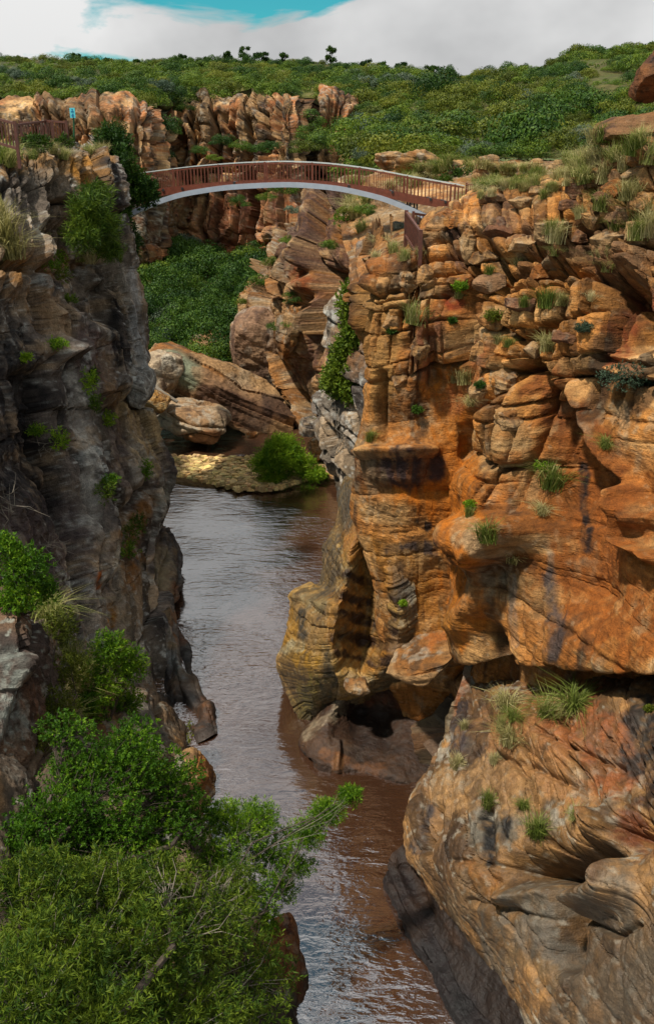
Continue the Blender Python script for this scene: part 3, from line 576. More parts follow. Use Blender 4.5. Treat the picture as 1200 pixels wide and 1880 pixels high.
rock('rock_foot', g, 180, 300, 'carved', cliff_left, seed=24, kind='structure', pal=[(.24, .17, .105), (.13, .10, .08), (.33, .24, .14), (.03, .026, .026), (.40, .41, .39)],
     rough=.22, rough_f=.8, fine=.025, big=.35, lichen=.15, streak=.7, flute=(1.5, .34, .35), bedtilt=.0, blocks=((1.6, 1.1, .06, .14, .3, .07, 76),),
     sculpt=(([(275, 1050), (280, 1150), (300, 1260)], 11, .9), ([(325, 1110), (345, 1230)], 6, .5), ([(300, 1130), (330, 1240)], 9, -.4), ([(330, 1290), (350, 1310)], 12, .6), ([(380, 1305)], 12, -.4)),
     paint=(([(280, 1050), (282, 1180), (310, 1280)], 11, (.02, .018, .018), .9), ([(305, 1200), (335, 1240)], 12, (.36, .37, .35), .8), ([(320, 1080), (335, 1170)], 12, (.30, .14, .05), .8), ([(375, 1310)], 20, (.28, .14, .05), .8), ([(295, 1020), (300, 1070)], 14, (.36, .30, .19), .7), ([(345, 1290), (330, 1320)], 14, (.03, .025, .022), .8)))
# sloping bank below, down to the water
g = [
 [(-250,1130,23.5),(0,1170,24.5),(150,1220,26.5),(255,1270,27.6),(330,1325,28.6),(372,1338,28.9)],
 [(-250,1230,18),(0,1270,20),(150,1325,22),(280,1375,23.8),(384,1440,24.9),(418,1452,25.0)],
 [(-250,1350,15),(0,1380,16.5),(150,1430,18.5),(290,1480,20.8),(390,1530,22.5),(430,1545,22.7)],
 [(-250,1500,12.5),(0,1520,13.5),(150,1560,15.5),(330,1600,18.2),(455,1650,20),(495,1660,20.3)],
 [(-250,1680,10),(0,1700,11),(200,1720,13.3),(400,1720,16),(548,1770,17.7),(585,1790,17.8)],
 [(-250,1900,8),(0,1920,8.7),(200,1930,10.8),(400,1930,13.2),(562,1900,15.5),(600,1915,15.7)],
 [(-250,2250,5),(0,2250,6),(200,2250,7.5),(400,2250,9.5),(570,2200,11.8),(610,2200,12)],
]
rock('rock_bank', g, 200, 260, 'rock', cliff_left, seed=26, kind='structure', pal=[(.22, .17, .12), (.14, .11, .085), (.38, .24, .12), (.05, .045, .04), (.45, .45, .4)], rough=.25, big=.5, fine=.03, lichen=.3,
     blocks=((.8, 1.3, .15, .3, .3, .12, 79),), paint=(([(340, 1360), (385, 1470), (380, 1500)], 26, (.44, .28, .13), .8), ([(500, 1700), (540, 1780)], 40, (.30, .13, .05), .8), ([(250, 1310), (290, 1360)], 30, (.30, .28, .24), .7)))
g = [
 [(-120,1075,23),(-40,1065,21),(30,1080,20.5),(66,1130,21.5),(80,1140,25)],
 [(-120,1150,20),(-40,1150,19.2),(40,1150,19.2),(84,1190,20.5),(90,1190,24)],
 [(-120,1250,18.5),(-40,1250,18),(50,1250,18.2),(96,1270,19.6),(100,1270,23)],
 [(-120,1350,17.4),(-40,1350,16.8),(40,1350,17.2),(90,1370,18.6),(105,1380,21)],
 [(-120,1460,16),(-40,1460,15.6),(30,1460,16),(80,1460,17.4),(100,1470,19)],
]
rock('rock_knoll', g, 140, 200, 'dark_rock', cliff_left, seed=28, kind='structure', pal=[(.23, .19, .15), (.16, .12, .10), (.30, .20, .13), (.05, .045, .04), (.36, .37, .33)], rough=.25, big=.4, fine=.03, lichen=.5,
     blocks=((1.4, 1.2, .1, .25, .3, .12, 83),), paint=(([(10, 1200), (20, 1330)], 24, (.30, .33, .30), .35), ([(60, 1270), (75, 1330)], 24, (.28, .17, .11), .7)))
# ---- the far cliff across the head of the gorge
g = [[(x, y0, Y), (x, y0+25, Y-3), (x, y0+70, Y-5), (x, y0+150, Y-6.5), (x, 450, Y-9), (x, 520, Y-10)] for x, y0, Y in
     ((-200,185,119), (-60,180,119), (60,175,118), (150,172,117), (230,176,117), (284,192,119), (300,215,134), (322,190,141), (380,165,142), (450,172,140), (490,168,137), (520,165,135), (548,172,136), (562,200,144), (590,165,144), (640,180,144), (662,215,146), (720,250,150))]
g = [list(r) for r in zip(*g)]
cliff_far = rock('cliff_far', g, 460, 220, 'far_rock', None, seed=30, pal=PAL['far'], rough=.8, rough_f=.25, big=1.4, big_f=.06, fine=.12, streak=.85, lichen=.25, blocktint=.5, warp=1.5, bedtilt=0,
     blocks=((13.0, 2.4, .2, 1.6, 2.4, .55, 91), (3.2, 1.8, .22, .5, .7, .25, 93)), facet=.6, shear=.03,
     paint=(([(100, 200), (200, 200)], 30, (.30, .22, .13), .5), ([(395, 410), (480, 390)], 60, (.40, .15, .075), .5)))
tag(cliff_far, 'far orange cliff of rock columns behind the bridge', None, None, 'structure')
CLOUD_ALL = CLOUD[:]
# ------------------------------------------------------------------ hills and ground behind
def terrain(name, g, nu, nv, seed, label, **kw):
    o = rock(name, g, nu, nv, 'soil', None, seed=seed, pal=PAL['soil'], streak=0, lichen=.05, fine=.03, **kw)
    return tag(o, label, None, None, 'structure')
HILL_R = [
 [(640,350,82),(690,322,78),(740,312,76),(850,300,75),(1000,294,75),(1150,285,75),(1300,272,75),(1500,260,75)],
 [(648,300,100),(690,284,95),(740,278,92),(850,268,90),(1000,255,90),(1150,240,90),(1300,225,90),(1500,215,90)],
 [(655,255,125),(690,240,119),(740,232,115),(850,222,112),(1000,205,110),(1150,185,110),(1300,165,110),(1500,155,110)],
 [(655,205,150),(690,185,150),(740,180,148),(850,178,142),(960,165,138),(1080,142,138),(1300,112,138),(1500,105,138)],
 [(650,155,186),(690,148,186),(740,149,182),(850,153,175),(950,142,170),(1080,112,168),(1300,94,168),(1500,90,168)],
 [(650,134,222),(690,136,217),(740,140,212),(850,150,205),(950,142,200),(1080,112,196),(1300,96,196),(1500,94,196)],
 [(650,180,280),(690,180,275),(740,180,270),(850,190,260),(950,190,250),(1080,180,240),(1300,180,240),(1500,180,240)],
]
hill_right = terrain('hillside', HILL_R, 160, 140, 41, 'green bushy hillside rising behind the gorge', rough=.5, rough_f=.2, big=1.0, big_f=.05)
HILL_L = [
 [(x, 330, 165) for x in (-300, -100, 60, 180, 275, 320, 420, 500, 560, 640, 700)],
 [(-300,230,128),(-100,225,127),(60,220,126),(180,220,126),(275,230,134),(320,215,148),(420,205,149),(500,205,146),(560,205,150),(640,210,152),(700,235,154)],
 [(-300,200,121),(-100,192,120),(60,188,119),(180,188,118),(275,200,119),(320,190,141),(420,180,142),(500,178,138),(560,180,142),(640,186,144),(700,215,146)],
 [(-300,165,138),(-100,165,136),(60,160,134),(180,158,132),(275,166,134),(330,160,152),(420,158,152),(500,160,150),(560,160,154),(640,160,156),(700,180,158)],
 [(-300,135,170),(-100,132,168),(60,134,166),(180,134,165),(275,138,168),(340,140,176),(420,140,178),(500,140,178),(560,142,180),(640,142,182),(700,150,184)],
 [(-300,114,210),(-100,114,210),(60,118,208),(180,120,208),(275,122,208),(340,122,212),(420,120,214),(500,122,216),(560,124,216),(640,128,218),(700,136,220)],
 [(-300,114,240),(-100,114,240),(60,118,238),(180,119,238),(275,121,238),(340,121,240),(420,119,240),(500,121,240),(560,124,242),(640,129,242),(700,138,244)],
 [(-300,180,300),(-100,180,300),(60,180,300),(180,180,300),(275,180,300),(340,180,300),(420,180,300),(500,180,300),(560,180,300),(640,180,300),(700,190,300)],
]
hill_left = terrain('plateau', HILL_L, 220, 130, 43, 'bushy plateau above the far cliff', rough=.6, rough_f=.2, big=1.2, big_f=.05, blocks=((2.2, 4.0, .4, .9, .5, .4, 45),))
VALLEY = [
 [(40,720,68),(150,710,69),(260,690,70),(340,680,72),(420,670,74),(500,630,77),(600,590,77)],
 [(40,650,80),(150,640,81),(260,630,82),(340,620,83),(420,600,85),(500,560,87),(600,540,87)],
 [(40,570,96),(150,560,97),(260,550,98),(340,550,99),(420,540,100),(500,520,102),(600,510,102)],
 [(40,490,116),(150,490,116),(260,480,118),(340,482,121),(420,495,122),(500,490,122),(600,490,122)],
 [(40,470,124),(150,470,124),(260,460,128),(340,462,132),(420,480,132),(500,475,130),(600,470,130)],
]
valley = terrain('valley_slope', VALLEY, 120, 100, 47, 'wooded valley slope below the far cliff', rough=.4, rough_f=.3, big=.8, big_f=.06)
# land under everything, reaching the horizon
def land(name, V, F, label):
    o = link(name, mesh_np(name, np.array(V), np.array(F), np.tile((.06, .08, .012), (len(V), 1))), M['soil']); return tag(o, label, None, None, 'structure')
land('terrain', [(-1500, 238, -14), (1500, 238, -14), (1500, 3000, -14), (-1500, 3000, -14)], [(0, 1, 2, 3)], 'land beyond the hills')
# the country on both banks outside the gorge, and the bed of the river
def ground_sheet(name, rows, label, seed):
    o = rock(name, rows, 90, 90, 'soil', None, world=True, seed=seed, pal=PAL['soil'], streak=0, lichen=.05, big=.6, big_f=.1, rough=.3, cloud=False); return tag(o, label, None, None, 'structure')
ground_sheet('ground_left', [[(x*k, y, z) for x, z in ((-300, 2.5), (-120, 1.5), (-40, .2), (-19 if y < 30 else -22, -.6))] for y, k in ((-150, 1), (-20, 1), (12, .9), (26, .82), (40, .8), (52, .8), (70, 1.1), (120, 1.6))], 'flat rocky ground on the left bank', 51)
ground_sheet('ground_right', [[(x, y, z) for x, z in ((14+a, 0.6), (26+a, 1.6), (60, 3.5), (300, 9))] for y, a in ((-150, 0), (-20, 0), (8, 0), (20, 1), (40, 8), (60, 16), (75, 18))], 'bushy ground on the right bank', 53)
# ------------------------------------------------------------------ river
def water_material():
    m, n, l, b = newmat('muddy_river_water')
    g_ = n.new('ShaderNodeNewGeometry')
    hs = []
    for sc, rot, stg, det in (((.55, 1.5, 1), .25, 1.0, 3), ((2.2, 5.0, 1), -.2, .42, 3), ((7, 12, 1), .1, .07, 2)):
        mp_ = n.new('ShaderNodeMapping'); mp_.inputs['Scale'].default_value = sc; mp_.inputs['Rotation'].default_value = (0, 0, rot)
        no = n.new('ShaderNodeTexNoise'); no.inputs['Scale'].default_value = 1; no.inputs['Detail'].default_value = det; no.inputs['Distortion'].default_value = .6
        l.new(g_.outputs['Position'], mp_.inputs[0]); l.new(mp_.outputs[0], no.inputs['Vector'])
        k = n.new('ShaderNodeMath'); k.operation = 'MULTIPLY'; k.inputs[1].default_value = stg; l.new(no.outputs[0], k.inputs[0]); hs.append(k)
    a = n.new('ShaderNodeMath'); l.new(hs[0].outputs[0], a.inputs[0]); l.new(hs[1].outputs[0], a.inputs[1])
    a2 = n.new('ShaderNodeMath'); l.new(a.outputs[0], a2.inputs[0]); l.new(hs[2].outputs[0], a2.inputs[1])
    bp = n.new('ShaderNodeBump'); bp.inputs['Distance'].default_value = .20
    calm = n.new('ShaderNodeTexNoise'); calm.inputs['Scale'].default_value = .22; calm.inputs['Detail'].default_value = 3; l.new(g_.outputs['Position'], calm.inputs['Vector'])
    cmr = n.new('ShaderNodeMapRange'); cmr.inputs['From Min'].default_value = .38; cmr.inputs['From Max'].default_value = .62; cmr.inputs['To Min'].default_value = .12; cmr.inputs['To Max'].default_value = .55
    l.new(calm.outputs[0], cmr.inputs[0]); l.new(cmr.outputs[0], bp.inputs['Strength'])
    l.new(a2.outputs[0], bp.inputs['Height']); l.new(bp.outputs[0], b.inputs['Normal'])
    no = n.new('ShaderNodeTexNoise'); no.inputs['Scale'].default_value = .35; no.inputs['Detail'].default_value = 4
    l.new(g_.outputs['Position'], no.inputs['Vector'])
    r = n.new('ShaderNodeValToRGB'); e = r.color_ramp.elements
    e[0].position = .3; e[0].color = (.040, .017, .009, 1); e[1].position = .7; e[1].color = (.062, .028, .014, 1)
    l.new(no.outputs[0], r.inputs[0]); l.new(r.outputs[0], b.inputs['Base Color'])
    b.inputs['Roughness'].default_value = .10; b.inputs['IOR'].default_value = 3.6
    return m
M['water'] = water_material()
river = link('river', mesh_np('river', np.array([(-45, 4, WATER), (25, 4, WATER), (25, 84, WATER), (-45, 84, WATER)]), np.array([(0, 1, 2, 3)])), M['water'])
tag(river, 'muddy brown river with grey sky reflections', None, None, 'structure')
# ------------------------------------------------------------------ loose boulders
def boulder(name, px, py, Y, wpx, hpx, dep, roll=0, yaw=0, seed=1, pal='tan', e=3.2, label='', cat='boulder', n=70, sag=0.0, group=None, mat='rock', lichen=.2, rough=.12, layer=.05, lt=.35, paint=(), parent=None, tilt=0.0, blocky=.25, facets=9, hmin=.66):
    """a rounded block of stone: wpx x hpx photo pixels as seen, dep metres deep"""
    c = at(px, py, Y); k = mpp(py, Y); a, b_, d_ = wpx*k/2, hpx*k/2, dep/2
    th = np.linspace(0, np.pi, n)[:, None]; ph = np.linspace(0, 2*np.pi, int(n*1.7))[None, :]
    sx = np.sin(th)*np.cos(ph); sy = np.sin(th)*np.sin(ph); sz = np.cos(th)*np.ones_like(ph)
    q = (np.abs(sx)**e+np.abs(sy)**e+np.abs(sz)**e)**(-1/e)
    S = np.stack([sx*q, sy*q, sz*q], -1)
    r_ = np.random.default_rng(seed)
    for _ in range(facets):                                        # knock flat facets off it
        v = r_.normal(size=3); v /= np.linalg.norm(v); h = r_.uniform(hmin, .96)
        m_ = np.maximum((S*v).sum(-1)-h, 0); S = S-m_[..., None]*v*.9
    P = S*np.array([a, d_, b_])
    nn = S/np.linalg.norm(S, axis=-1, keepdims=True)
    Pf = (P+seed*3.7).astype(np.float32)
    sc = max(a, b_)
    D = rough*sc*(fbm(Pf*1.3/sc, 3)-.5)*2+.06*sc*(fbm(Pf*4/sc, 4, .6)-.5)*2
    zl = P[..., 2]+(fbm(Pf*.8/sc, 3)-.5)*b_*.5+.1*P[..., 0]
    rnd, ed, lr, r2, tl = masonry(P[..., 0]+P[..., 1]*.7+(fbm(Pf*2/sc, 2)-.5)*a*.4, zl, lt*b_, 1.1*a, (seed*13) % 60+1)
    D = D+layer*sc*((lr-.5)*2-.9*np.exp(-(ed/(.06*sc))**1.3))+blocky*layer*sc*(rnd-.5)*2
    P = P+nn*D[..., None]
    P[..., 2] -= sag*np.abs(P[..., 0])/a*b_
    rm = Matrix.Rotation(yaw, 3, 'Z') @ Matrix.Rotation(roll, 3, 'Y') @ Matrix.Rotation(tilt, 3, 'X')
    P = P @ np.array(rm).T
    p_ = PAL[pal] if isinstance(pal, str) else pal
    col = np.array(p_[0])*np.ones(P.shape)
    a1 = ss(.4, .6, fbm(Pf*1.0/sc, 4))[..., None]; col = col*(1-a1)+np.array(p_[1])*a1
    a2 = (ss(.5, .65, lr)*.6)[..., None]; col = col*(1-a2)+np.array(p_[2])*a2
    a3 = (ss(.52, .66, fbm(Pf*np.array([3, 3, .6])/sc, 4, .6, off=9))*.6)[..., None]; col = col*(1-a3)+np.array(p_[3])*a3
    li = (ss(.55, .66, fbm(Pf*3/sc, 4, .6, off=4))*min(1, lichen*2))[..., None]; col = col*(1-li)+np.array(p_[4])*li
    W = P+c; X, Yp, _ = proj(W); wx = (fbm(Pf*3/sc, 3)-.5)*40
    for pts, rad, cc, stg in paint:
        aa = (ss(1.3, .6, seg_dist(X+wx, Yp+wx, pts)/rad)*stg)[..., None]; col = col*(1-aa)+np.array(cc)*aa
    nv, nu = P.shape[:2]; idx = np.arange(nu*nv).reshape(nv, nu)
    F = np.stack([idx[:-1, :-1], idx[1:, :-1], idx[1:, 1:], idx[:-1, 1:]], -1).reshape(-1, 4)
    o = link(name, mesh_np(name, P, F, stone(col)), M[mat], parent, loc=tuple(c) if parent is None else tuple(Vector(c)-Vector(parent.location)))
    CLOUD_ALL.append(np.stack([X.ravel(), Yp.ravel(), W[..., 1].ravel(), W[..., 0].ravel(), W[..., 2].ravel()], 1).astype(np.float32))
    if cat: tag(o, label, cat, group)
    return o
boulder('boulder', 412, 716, 68, 292, 92, 7.0, R(23), R(-8), 3, 'tan', 4.5, 'huge slanting boulder with a grey-green lichen patch above the pool', n=150, layer=.02, rough=.05, lichen=.12,
        paint=(([(310, 660), (350, 690)], 26, (.34, .38, .28), .8), ([(390, 730), (470, 760)], 34, (.17, .10, .07), .75), ([(370, 690), (480, 730)], 14, (.44, .29, .17), .6), ([(500, 745), (530, 755)], 22, (.13, .085, .065), .8)))
boulder('boulder', 358, 778, 63, 134, 84, 6.0, R(10), 0, 5, 'pale', 2.6, 'pale layered boulder at the water edge below the slanting boulder', n=120, layer=.10, lt=.45, paint=(([(330, 815), (410, 812)], 18, (.36, .18, .07), .85),))
boulder('boulder', 476, 645, 73, 120, 160, 5.0, R(18), R(10), 8, [(.42, .28, .18), (.30, .17, .125), (.48, .34, .22), (.16, .10, .08), (.5, .48, .42)], 3.4, 'tall pinkish slab of rock leaning behind the slanting boulder', n=110, layer=.03, rough=.1)
boulder('boulder', 388, 640, 79, 80, 66, 5.0, R(-14), 0, 9, 'tan', 2.6, 'tan rounded rock half covered by a bush behind the slanting boulder', n=70)
boulder('boulder', 527, 618, 70, 50, 90, 4.0, R(8), 0, 10, 'tan', 3.0, 'small upright tan rock right of the pinkish slab', n=60)
boulder('boulder', 300, 700, 66, 80, 110, 6.0, R(12), 0, 12, 'pale', 3.0, 'sandy pale rock shelf beside the dark left cliff', n=70, layer=.06)
boulder('boulder', 288, 735, 61, 46, 40, 3.5, R(0), 0, 13, [(.50, .30, .10), (.44, .26, .10), (.55, .40, .2), (.2, .12, .07), (.5, .5, .4)], 2.6, 'yellow-brown stone on the shelf next to the dark left cliff', n=50)
boulder('boulder', 585, 822, 58, 42, 44, 2.2, R(-20), 0, 15, 'tan', 2.6, 'low brown rock in the rapids at the right bank', n=60)
boulder('boulder', 566, 782, 62, 40, 40, 2.4, R(10), 0, 16, 'grey', 2.6, 'dark wet rock behind the river bush at the right bank', n=50)
boulder('boulder', 255, 712, 42.6, 66, 66, 3.2, R(18), 0, 17, [(.36, .35, .32), (.28, .26, .23), (.42, .40, .35), (.10, .09, .085), (.56, .56, .52)], 3.4, 'grey lichen-speckled block sitting on the left cliff shoulder', n=80, lichen=.45, mat='dark_rock')
boulder('boulder', 463, 798, 60, 26, 14, 1.0, R(-5), 0, 18, 'orange', 2.4, 'small orange stone on the waterline below the slanting boulder', n=30)
boulder('boulder', 520, 1742, 17.9, 60, 120, 1.5, R(-10), 0, 19, [(.34, .15, .06), (.26, .11, .05), (.4, .22, .1), (.08, .04, .03), (.4, .35, .3)], 3.0, 'reddish rock at the water edge below the big foreground tree', n=70, layer=.02)
boulder('boulder', 362, 1440, 24.6, 74, 130, 1.8, R(-28), 0, 20, 'tan', 3.0, 'tan slanting rock at the left waterline above the foreground shrubs', n=90, layer=.05)
# blocks on the right bank
boulder('boulder', 1212, 138, 27, 96, 94, 2.2, R(3), 0, 21, [(.26, .12, .05), (.17, .085, .045), (.32, .17, .07), (.03, .025, .022), (.3, .3, .26)], 4.0, 'dark brown boulder cut by the photo edge near the sky, top right', n=90, layer=.02, lichen=.05)
boulder('boulder', 1308, 245, 27.2, 190, 190, 3.4, R(2), 0, 24, 'tan', 4.5, 'brown outcrop just outside the right edge that carries the dark brown boulder', n=70, layer=.04)
boulder('boulder', 1172, 236, 26.2, 140, 46, 2.4, R(-8), R(10), 22, [(.34, .16, .06), (.22, .12, .08), (.36, .22, .1), (.12, .07, .05), (.4, .38, .3)], 3.6, 'flat brown slab lying on the right cliff top', n=90, layer=.03, lichen=.05)
boulder('boulder', 1190, 290, 24.6, 80, 56, 2.0, R(5), 0, 23, 'tan', 3.2, 'brown block wedged under the flat slab on the right', n=60)
for i, (x, y, Y, w_, h_, lb) in enumerate([
  (722, 300, 74, 70, 40, 'low tan rock outcrop left of the cracked block behind the bridge'), (775, 305, 70, 96, 62, 'large cracked tan block behind the bridge rail'),
  (818, 322, 67, 64, 52, 'rounded grey-tan block behind the right half of the bridge rail'), (893, 316, 64, 58, 56, 'square orange-based block just beyond the right end of the bridge'),
  (934, 318, 63, 36, 42, 'small grassy block between two square blocks beyond the bridge'), (972, 318, 62, 54, 48, 'square tan block right of the small grassy block'),
  (1024, 316, 60, 56, 40, 'square tan block at the right end of the row of blocks'), (690, 258, 105, 36, 18, 'pale bare rock showing through the hillside bushes'),
  (772, 264, 100, 34, 20, 'pale flat rocks on the hillside above the cracked block'), (790, 268, 99, 36, 18, 'flat tan rock on the hillside above the bridge end'), (795, 238, 112, 22, 12, 'small pale rock high among the hillside bushes'),
  (772, 400, 57, 80, 40, 'tan ledge rock under the right end of the bridge'), (695, 505, 33.5, 84, 40, 'tan rock on the ledge below the stair railing'), (728, 428, 52, 30, 40, 'grey-green block behind the stair railing')]):
    boulder('boulder', x, y, Y, w_, h_, max(1.0, w_*mpp(y, Y)*.8), R(random.uniform(-8, 8)), R(random.uniform(-20, 20)), 30+i, 'pale' if 'pale' in lb else ([(.30, .34, .28), (.24, .26, .2), (.36, .36, .3), (.12, .12, .1), (.5, .5, .45)] if 'grey-green' in lb else 'tan'), 4.0, lb, n=60 if Y < 80 else 34, layer=.07)
boulder('rock_ledge', 768, 1208, 25.9, 150, 54, 2.6, R(-24), R(-10), 58, 'tan', 4.5, cat=None, n=70, layer=.05, parent=cliff_right, facets=14, rough=.05, paint=(([(790, 1180), (832, 1160)], 12, (.46, .20, .06), .8),))
boulder('rock_ledge', 655, 1256, 27.0, 50, 22, 1.0, R(18), 0, 59, 'tan', 4.0, cat=None, n=40, layer=.04, parent=cliff_right)
# broken blocks along the rim of the right cliff
rb = [(800,420,60,50),(840,400,50,40),(905,365,44,26),(960,372,60,26),(985,350,40,24),(1020,345,46,24),(1060,352,44,34),(1090,330,50,40),(1045,376,60,28),(1105,368,46,36),(1130,345,50,36),(1160,330,56,44),(1135,395,60,40),(1185,372,60,44),(1090,405,54,34),(920,420,80,44),(960,450,70,40),(1010,425,80,44),(860,445,44,70),(890,470,60,34),(1060,440,60,40),(1120,440,70,40),(1175,430,70,50),
      (700,540,44,60),(745,520,44,50),(780,510,36,44),(720,590,40,44),(770,640,44,50),(735,700,40,40),(850,520,60,40),(905,520,70,40),(960,560,64,40),(900,590,60,44),(1000,500,60,34),(880,650,40,44),(930,700,60,60),(880,720,50,60),(930,770,60,60),(1040,620,60,36),(1150,680,60,36),(980,640,50,34)]
for i, (x, y, w_, h_) in enumerate(rb):
    p = hit(x, y, 6)
    X_, Y_, d_ = proj(p)
    k = mpp(y, p[1])
    o = boulder('rock_block', x, y, p[1]+w_*k*.18, w_*1.1, h_*1.1, w_*k*1.0, R(random.uniform(-10, 10)), R(random.uniform(-30, 30)), 60+i, random.choice(['orange', 'tan', 'tan', [(.34, .19, .10), (.26, .14, .08), (.42, .28, .16), (.10, .06, .045), (.5, .46, .36)]]), 5.0, cat=None, n=34, layer=.06, parent=cliff_right, lichen=.1, blocky=.8, facets=24, rough=.03, hmin=.55)
# gravel bar: pebbles nobody could count, on a low sand bank
bar = rock('gravel_bar', [[(300, 848, 57.4), (370, 846, 57.6), (430, 850, 57.2), (480, 846, 57.4), (540, 852, 56.8), (600, 858, 56)], [(300, 856, 57.2), (370, 854, 57.2), (430, 857, 56.9), (480, 853, 57.2), (540, 858, 56.6), (600, 862, 56)],
     [(290, 880, 54.9), (370, 888, 54.0), (430, 893, 53.6), (480, 902, 52.9), (540, 896, 53.5), (600, 890, 54.2)], [(290, 900, 54.8), (370, 906, 53.9), (430, 908, 53.6), (480, 916, 52.9), (540, 910, 53.4), (600, 900, 54.3)]], 160, 80, 'rock', None,
     seed=61, pal=[(.42, .29, .12), (.36, .24, .10), (.46, .34, .17), (.3, .2, .1), (.5, .45, .35)], big=.12, big_f=.35, rough=.12, fine=.05, streak=0)
tag(bar, 'yellow gravel bar across the river', None, None, 'structure'); bar.location.z -= .02
CLOUD_ALL.append(CLOUD[-1])
PV, PF = [], []
cube = np.array([(-1,-1,-1),(1,-1,-1),(1,1,-1),(-1,1,-1),(-.7,-.7,1),(.7,-.7,1),(.7,.7,1),(-.7,.7,1)], float)
cf = np.array([(0,1,5,4),(1,2,6,5),(2,3,7,6),(3,0,4,7),(4,5,6,7)])
for i in range(2600):
    x = random.uniform(318, 590); y = random.uniform(846, 905)
    if y > 880+.22*(x-318)*(x < 480) + (35-.3*(x-480))*(x >= 480)-random.random()*6: continue
    q = at(x, y, 20/(.0001-(-SP+(940-y)/FPX*CP))*(CP+(940-y)/FPX*SP)); q[2] = WATER+.28+random.uniform(-.06, .04)
    sz = random.uniform(.06, .24)*random.choice((.7, 1, 1))*np.array([random.uniform(.8, 1.6), random.uniform(.8, 1.4), random.uniform(.4, .8)])
    t = random.uniform(0, 6.28); rt = np.array([(math.cos(t), -math.sin(t), 0), (math.sin(t), math.cos(t), 0), (0, 0, 1)])
    PV.append((cube*(.8+.4*rng.random((8, 1)))*sz) @ rt.T+q); PF.append(cf+8*i if False else cf+8*(len(PV)-1))
V = np.concatenate(PV); cc = 1.15*np.repeat(np.array([(.50, .34, .14)])*(.5+rng.random((len(PV), 1)))*(1+.2*(rng.random((len(PV), 3))-.5)), 8, 0)
tag(link('gravel', mesh_np('gravel', V, np.concatenate(PF), cc), M['rock']), 'yellow and tan pebbles covering the gravel bar', 'gravel', None, 'stuff')
# driftwood by the boulder
mb = MB(); mb.tube([at(282, 708, 62.5), at(300, 722, 62), at(326, 738, 61.8)], [.16, .15, .12], 8); tag(mb.build('driftwood_log', M['twig']), 'bleached log lying on the shelf beside the slanting boulder', 'log')
# ------------------------------------------------------------------ footbridge
def curve(pts, n):
    A = np.array(pts, float); return [Vector(p) for p in catmull(A, n)]
UP = Vector((0, 0, 1))
rail_px = [(232,321),(300,312),(360,305),(440,299),(520,296.5),(600,300),(680,310),(760,325),(852,341)]
BY = lambda x: 53.0-(x-230)*.004
railc = curve([at(x, y, BY(x)) for x, y in rail_px], 60)
bridge = empty('footbridge', tuple(railc[30]-UP*1.3))
tag(bridge, 'brown arched footbridge with steel arch and baluster railings spanning the gorge', 'footbridge')
WIDTH = Vector((0, 1.7, 0))
for k, off in ((0, Vector((0, 0, 0))), (1, WIDTH)):
    mb = MB(); mb.beam([p+off for p in railc], .06, .045); mb.build('handrail', M['rail'], bridge)
    mb = MB(); mb.beam([p+off-UP*.10 for p in railc], .06, .06); mb.build('top_rail', M['rust'], bridge)
    mb = MB(); mb.beam([p+off-UP*.98 for p in railc], .06, .07); mb.build('bottom_rail', M['rust'], bridge)
    mb = MB(); mb.beam([p+off-UP*1.16 for p in railc], .10, .30); mb.build('deck_beam', M['rust'], bridge)
    cum = np.cumsum([0]+[(railc[i+1]-railc[i]).length for i in range(59)])
    nb = 94
    bm_ = MB(); bm_.beam([(0, 0, -.97), (0, 0, -.1)], .05, .035); bme = bm_.mesh('baluster'); bme.materials.append(M['rust'])
    pm_ = MB(); pm_.beam([(0, 0, -1.05), (0, 0, 0)], .09, .09); pme = pm_.mesh('post'); pme.materials.append(M['rust'])
    for j in range(nb):
        t = (j+.5)/nb*cum[-1]; i = min(int(np.searchsorted(cum, t))-1, 58); f = (t-cum[i])/(cum[i+1]-cum[i])
        p = railc[i].lerp(railc[i+1], f)+off
        link('post' if j % 13 == 0 else 'baluster', pme if j % 13 == 0 else bme, None, bridge, loc=p-bridge.location)
pl = MB(); pl.beam([(0, -.78, 0), (0, .78, 0)], .21, .04); plm = pl.mesh('plank'); plm.materials.append(M['wood'])
for j in range(78):
    t = (j+.5)/78*cum[-1]; i = min(int(np.searchsorted(cum, t))-1, 58); f = (t-cum[i])/(cum[i+1]-cum[i])
    link('plank', plm, None, bridge, loc=railc[i].lerp(railc[i+1], f)+WIDTH*.5-UP*1.02-bridge.location)
arch_px = [(205,412),(250,388),(290,371),(340,356),(420,344),(530,339),(620,346),(700,364),(760,388),(812,415)]
archc = curve([at(x, y, BY(x)) for x, y in arch_px], 50)
for off in (Vector((0, .05, 0)), WIDTH-Vector((0, .05, 0))):
    mb = MB(); mb.beam([p+off for p in archc], .30, .27); mb.build('arch_rib', M['steel'], bridge)
def strut(px, y0, y1, off, r=.05):
    mb = MB(); mb.tube([Vector(at(px, y0, BY(px)))+off, Vector(at(px, y1, BY(px)))+off], r, 8); mb.build('strut', M['dark_steel'], bridge)
for off in (Vector((0, .06, 0)), WIDTH-Vector((0, .06, 0))):
    for px, y0, y1 in ((328, 345, 360), (342, 343, 357), (752, 361, 386), (765, 363, 391), (817, 371, 410)): strut(px, y0, y1, off)
for px, y in ((300, 349), (335, 346), (430, 336), (640, 342), (720, 353), (790, 366), (817, 371)):
    p = Vector(at(px, y, BY(px))); mb = MB(); mb.beam([p+Vector((0, -.1, 0)), p+WIDTH+Vector((0, .1, 0))], .12, .12); mb.build('cross_beam', M['dark_steel'], bridge)
M['concrete'] = plain_material('stained_concrete', (.26, .23, .19), .9, .4, 3.0, 0, .3)
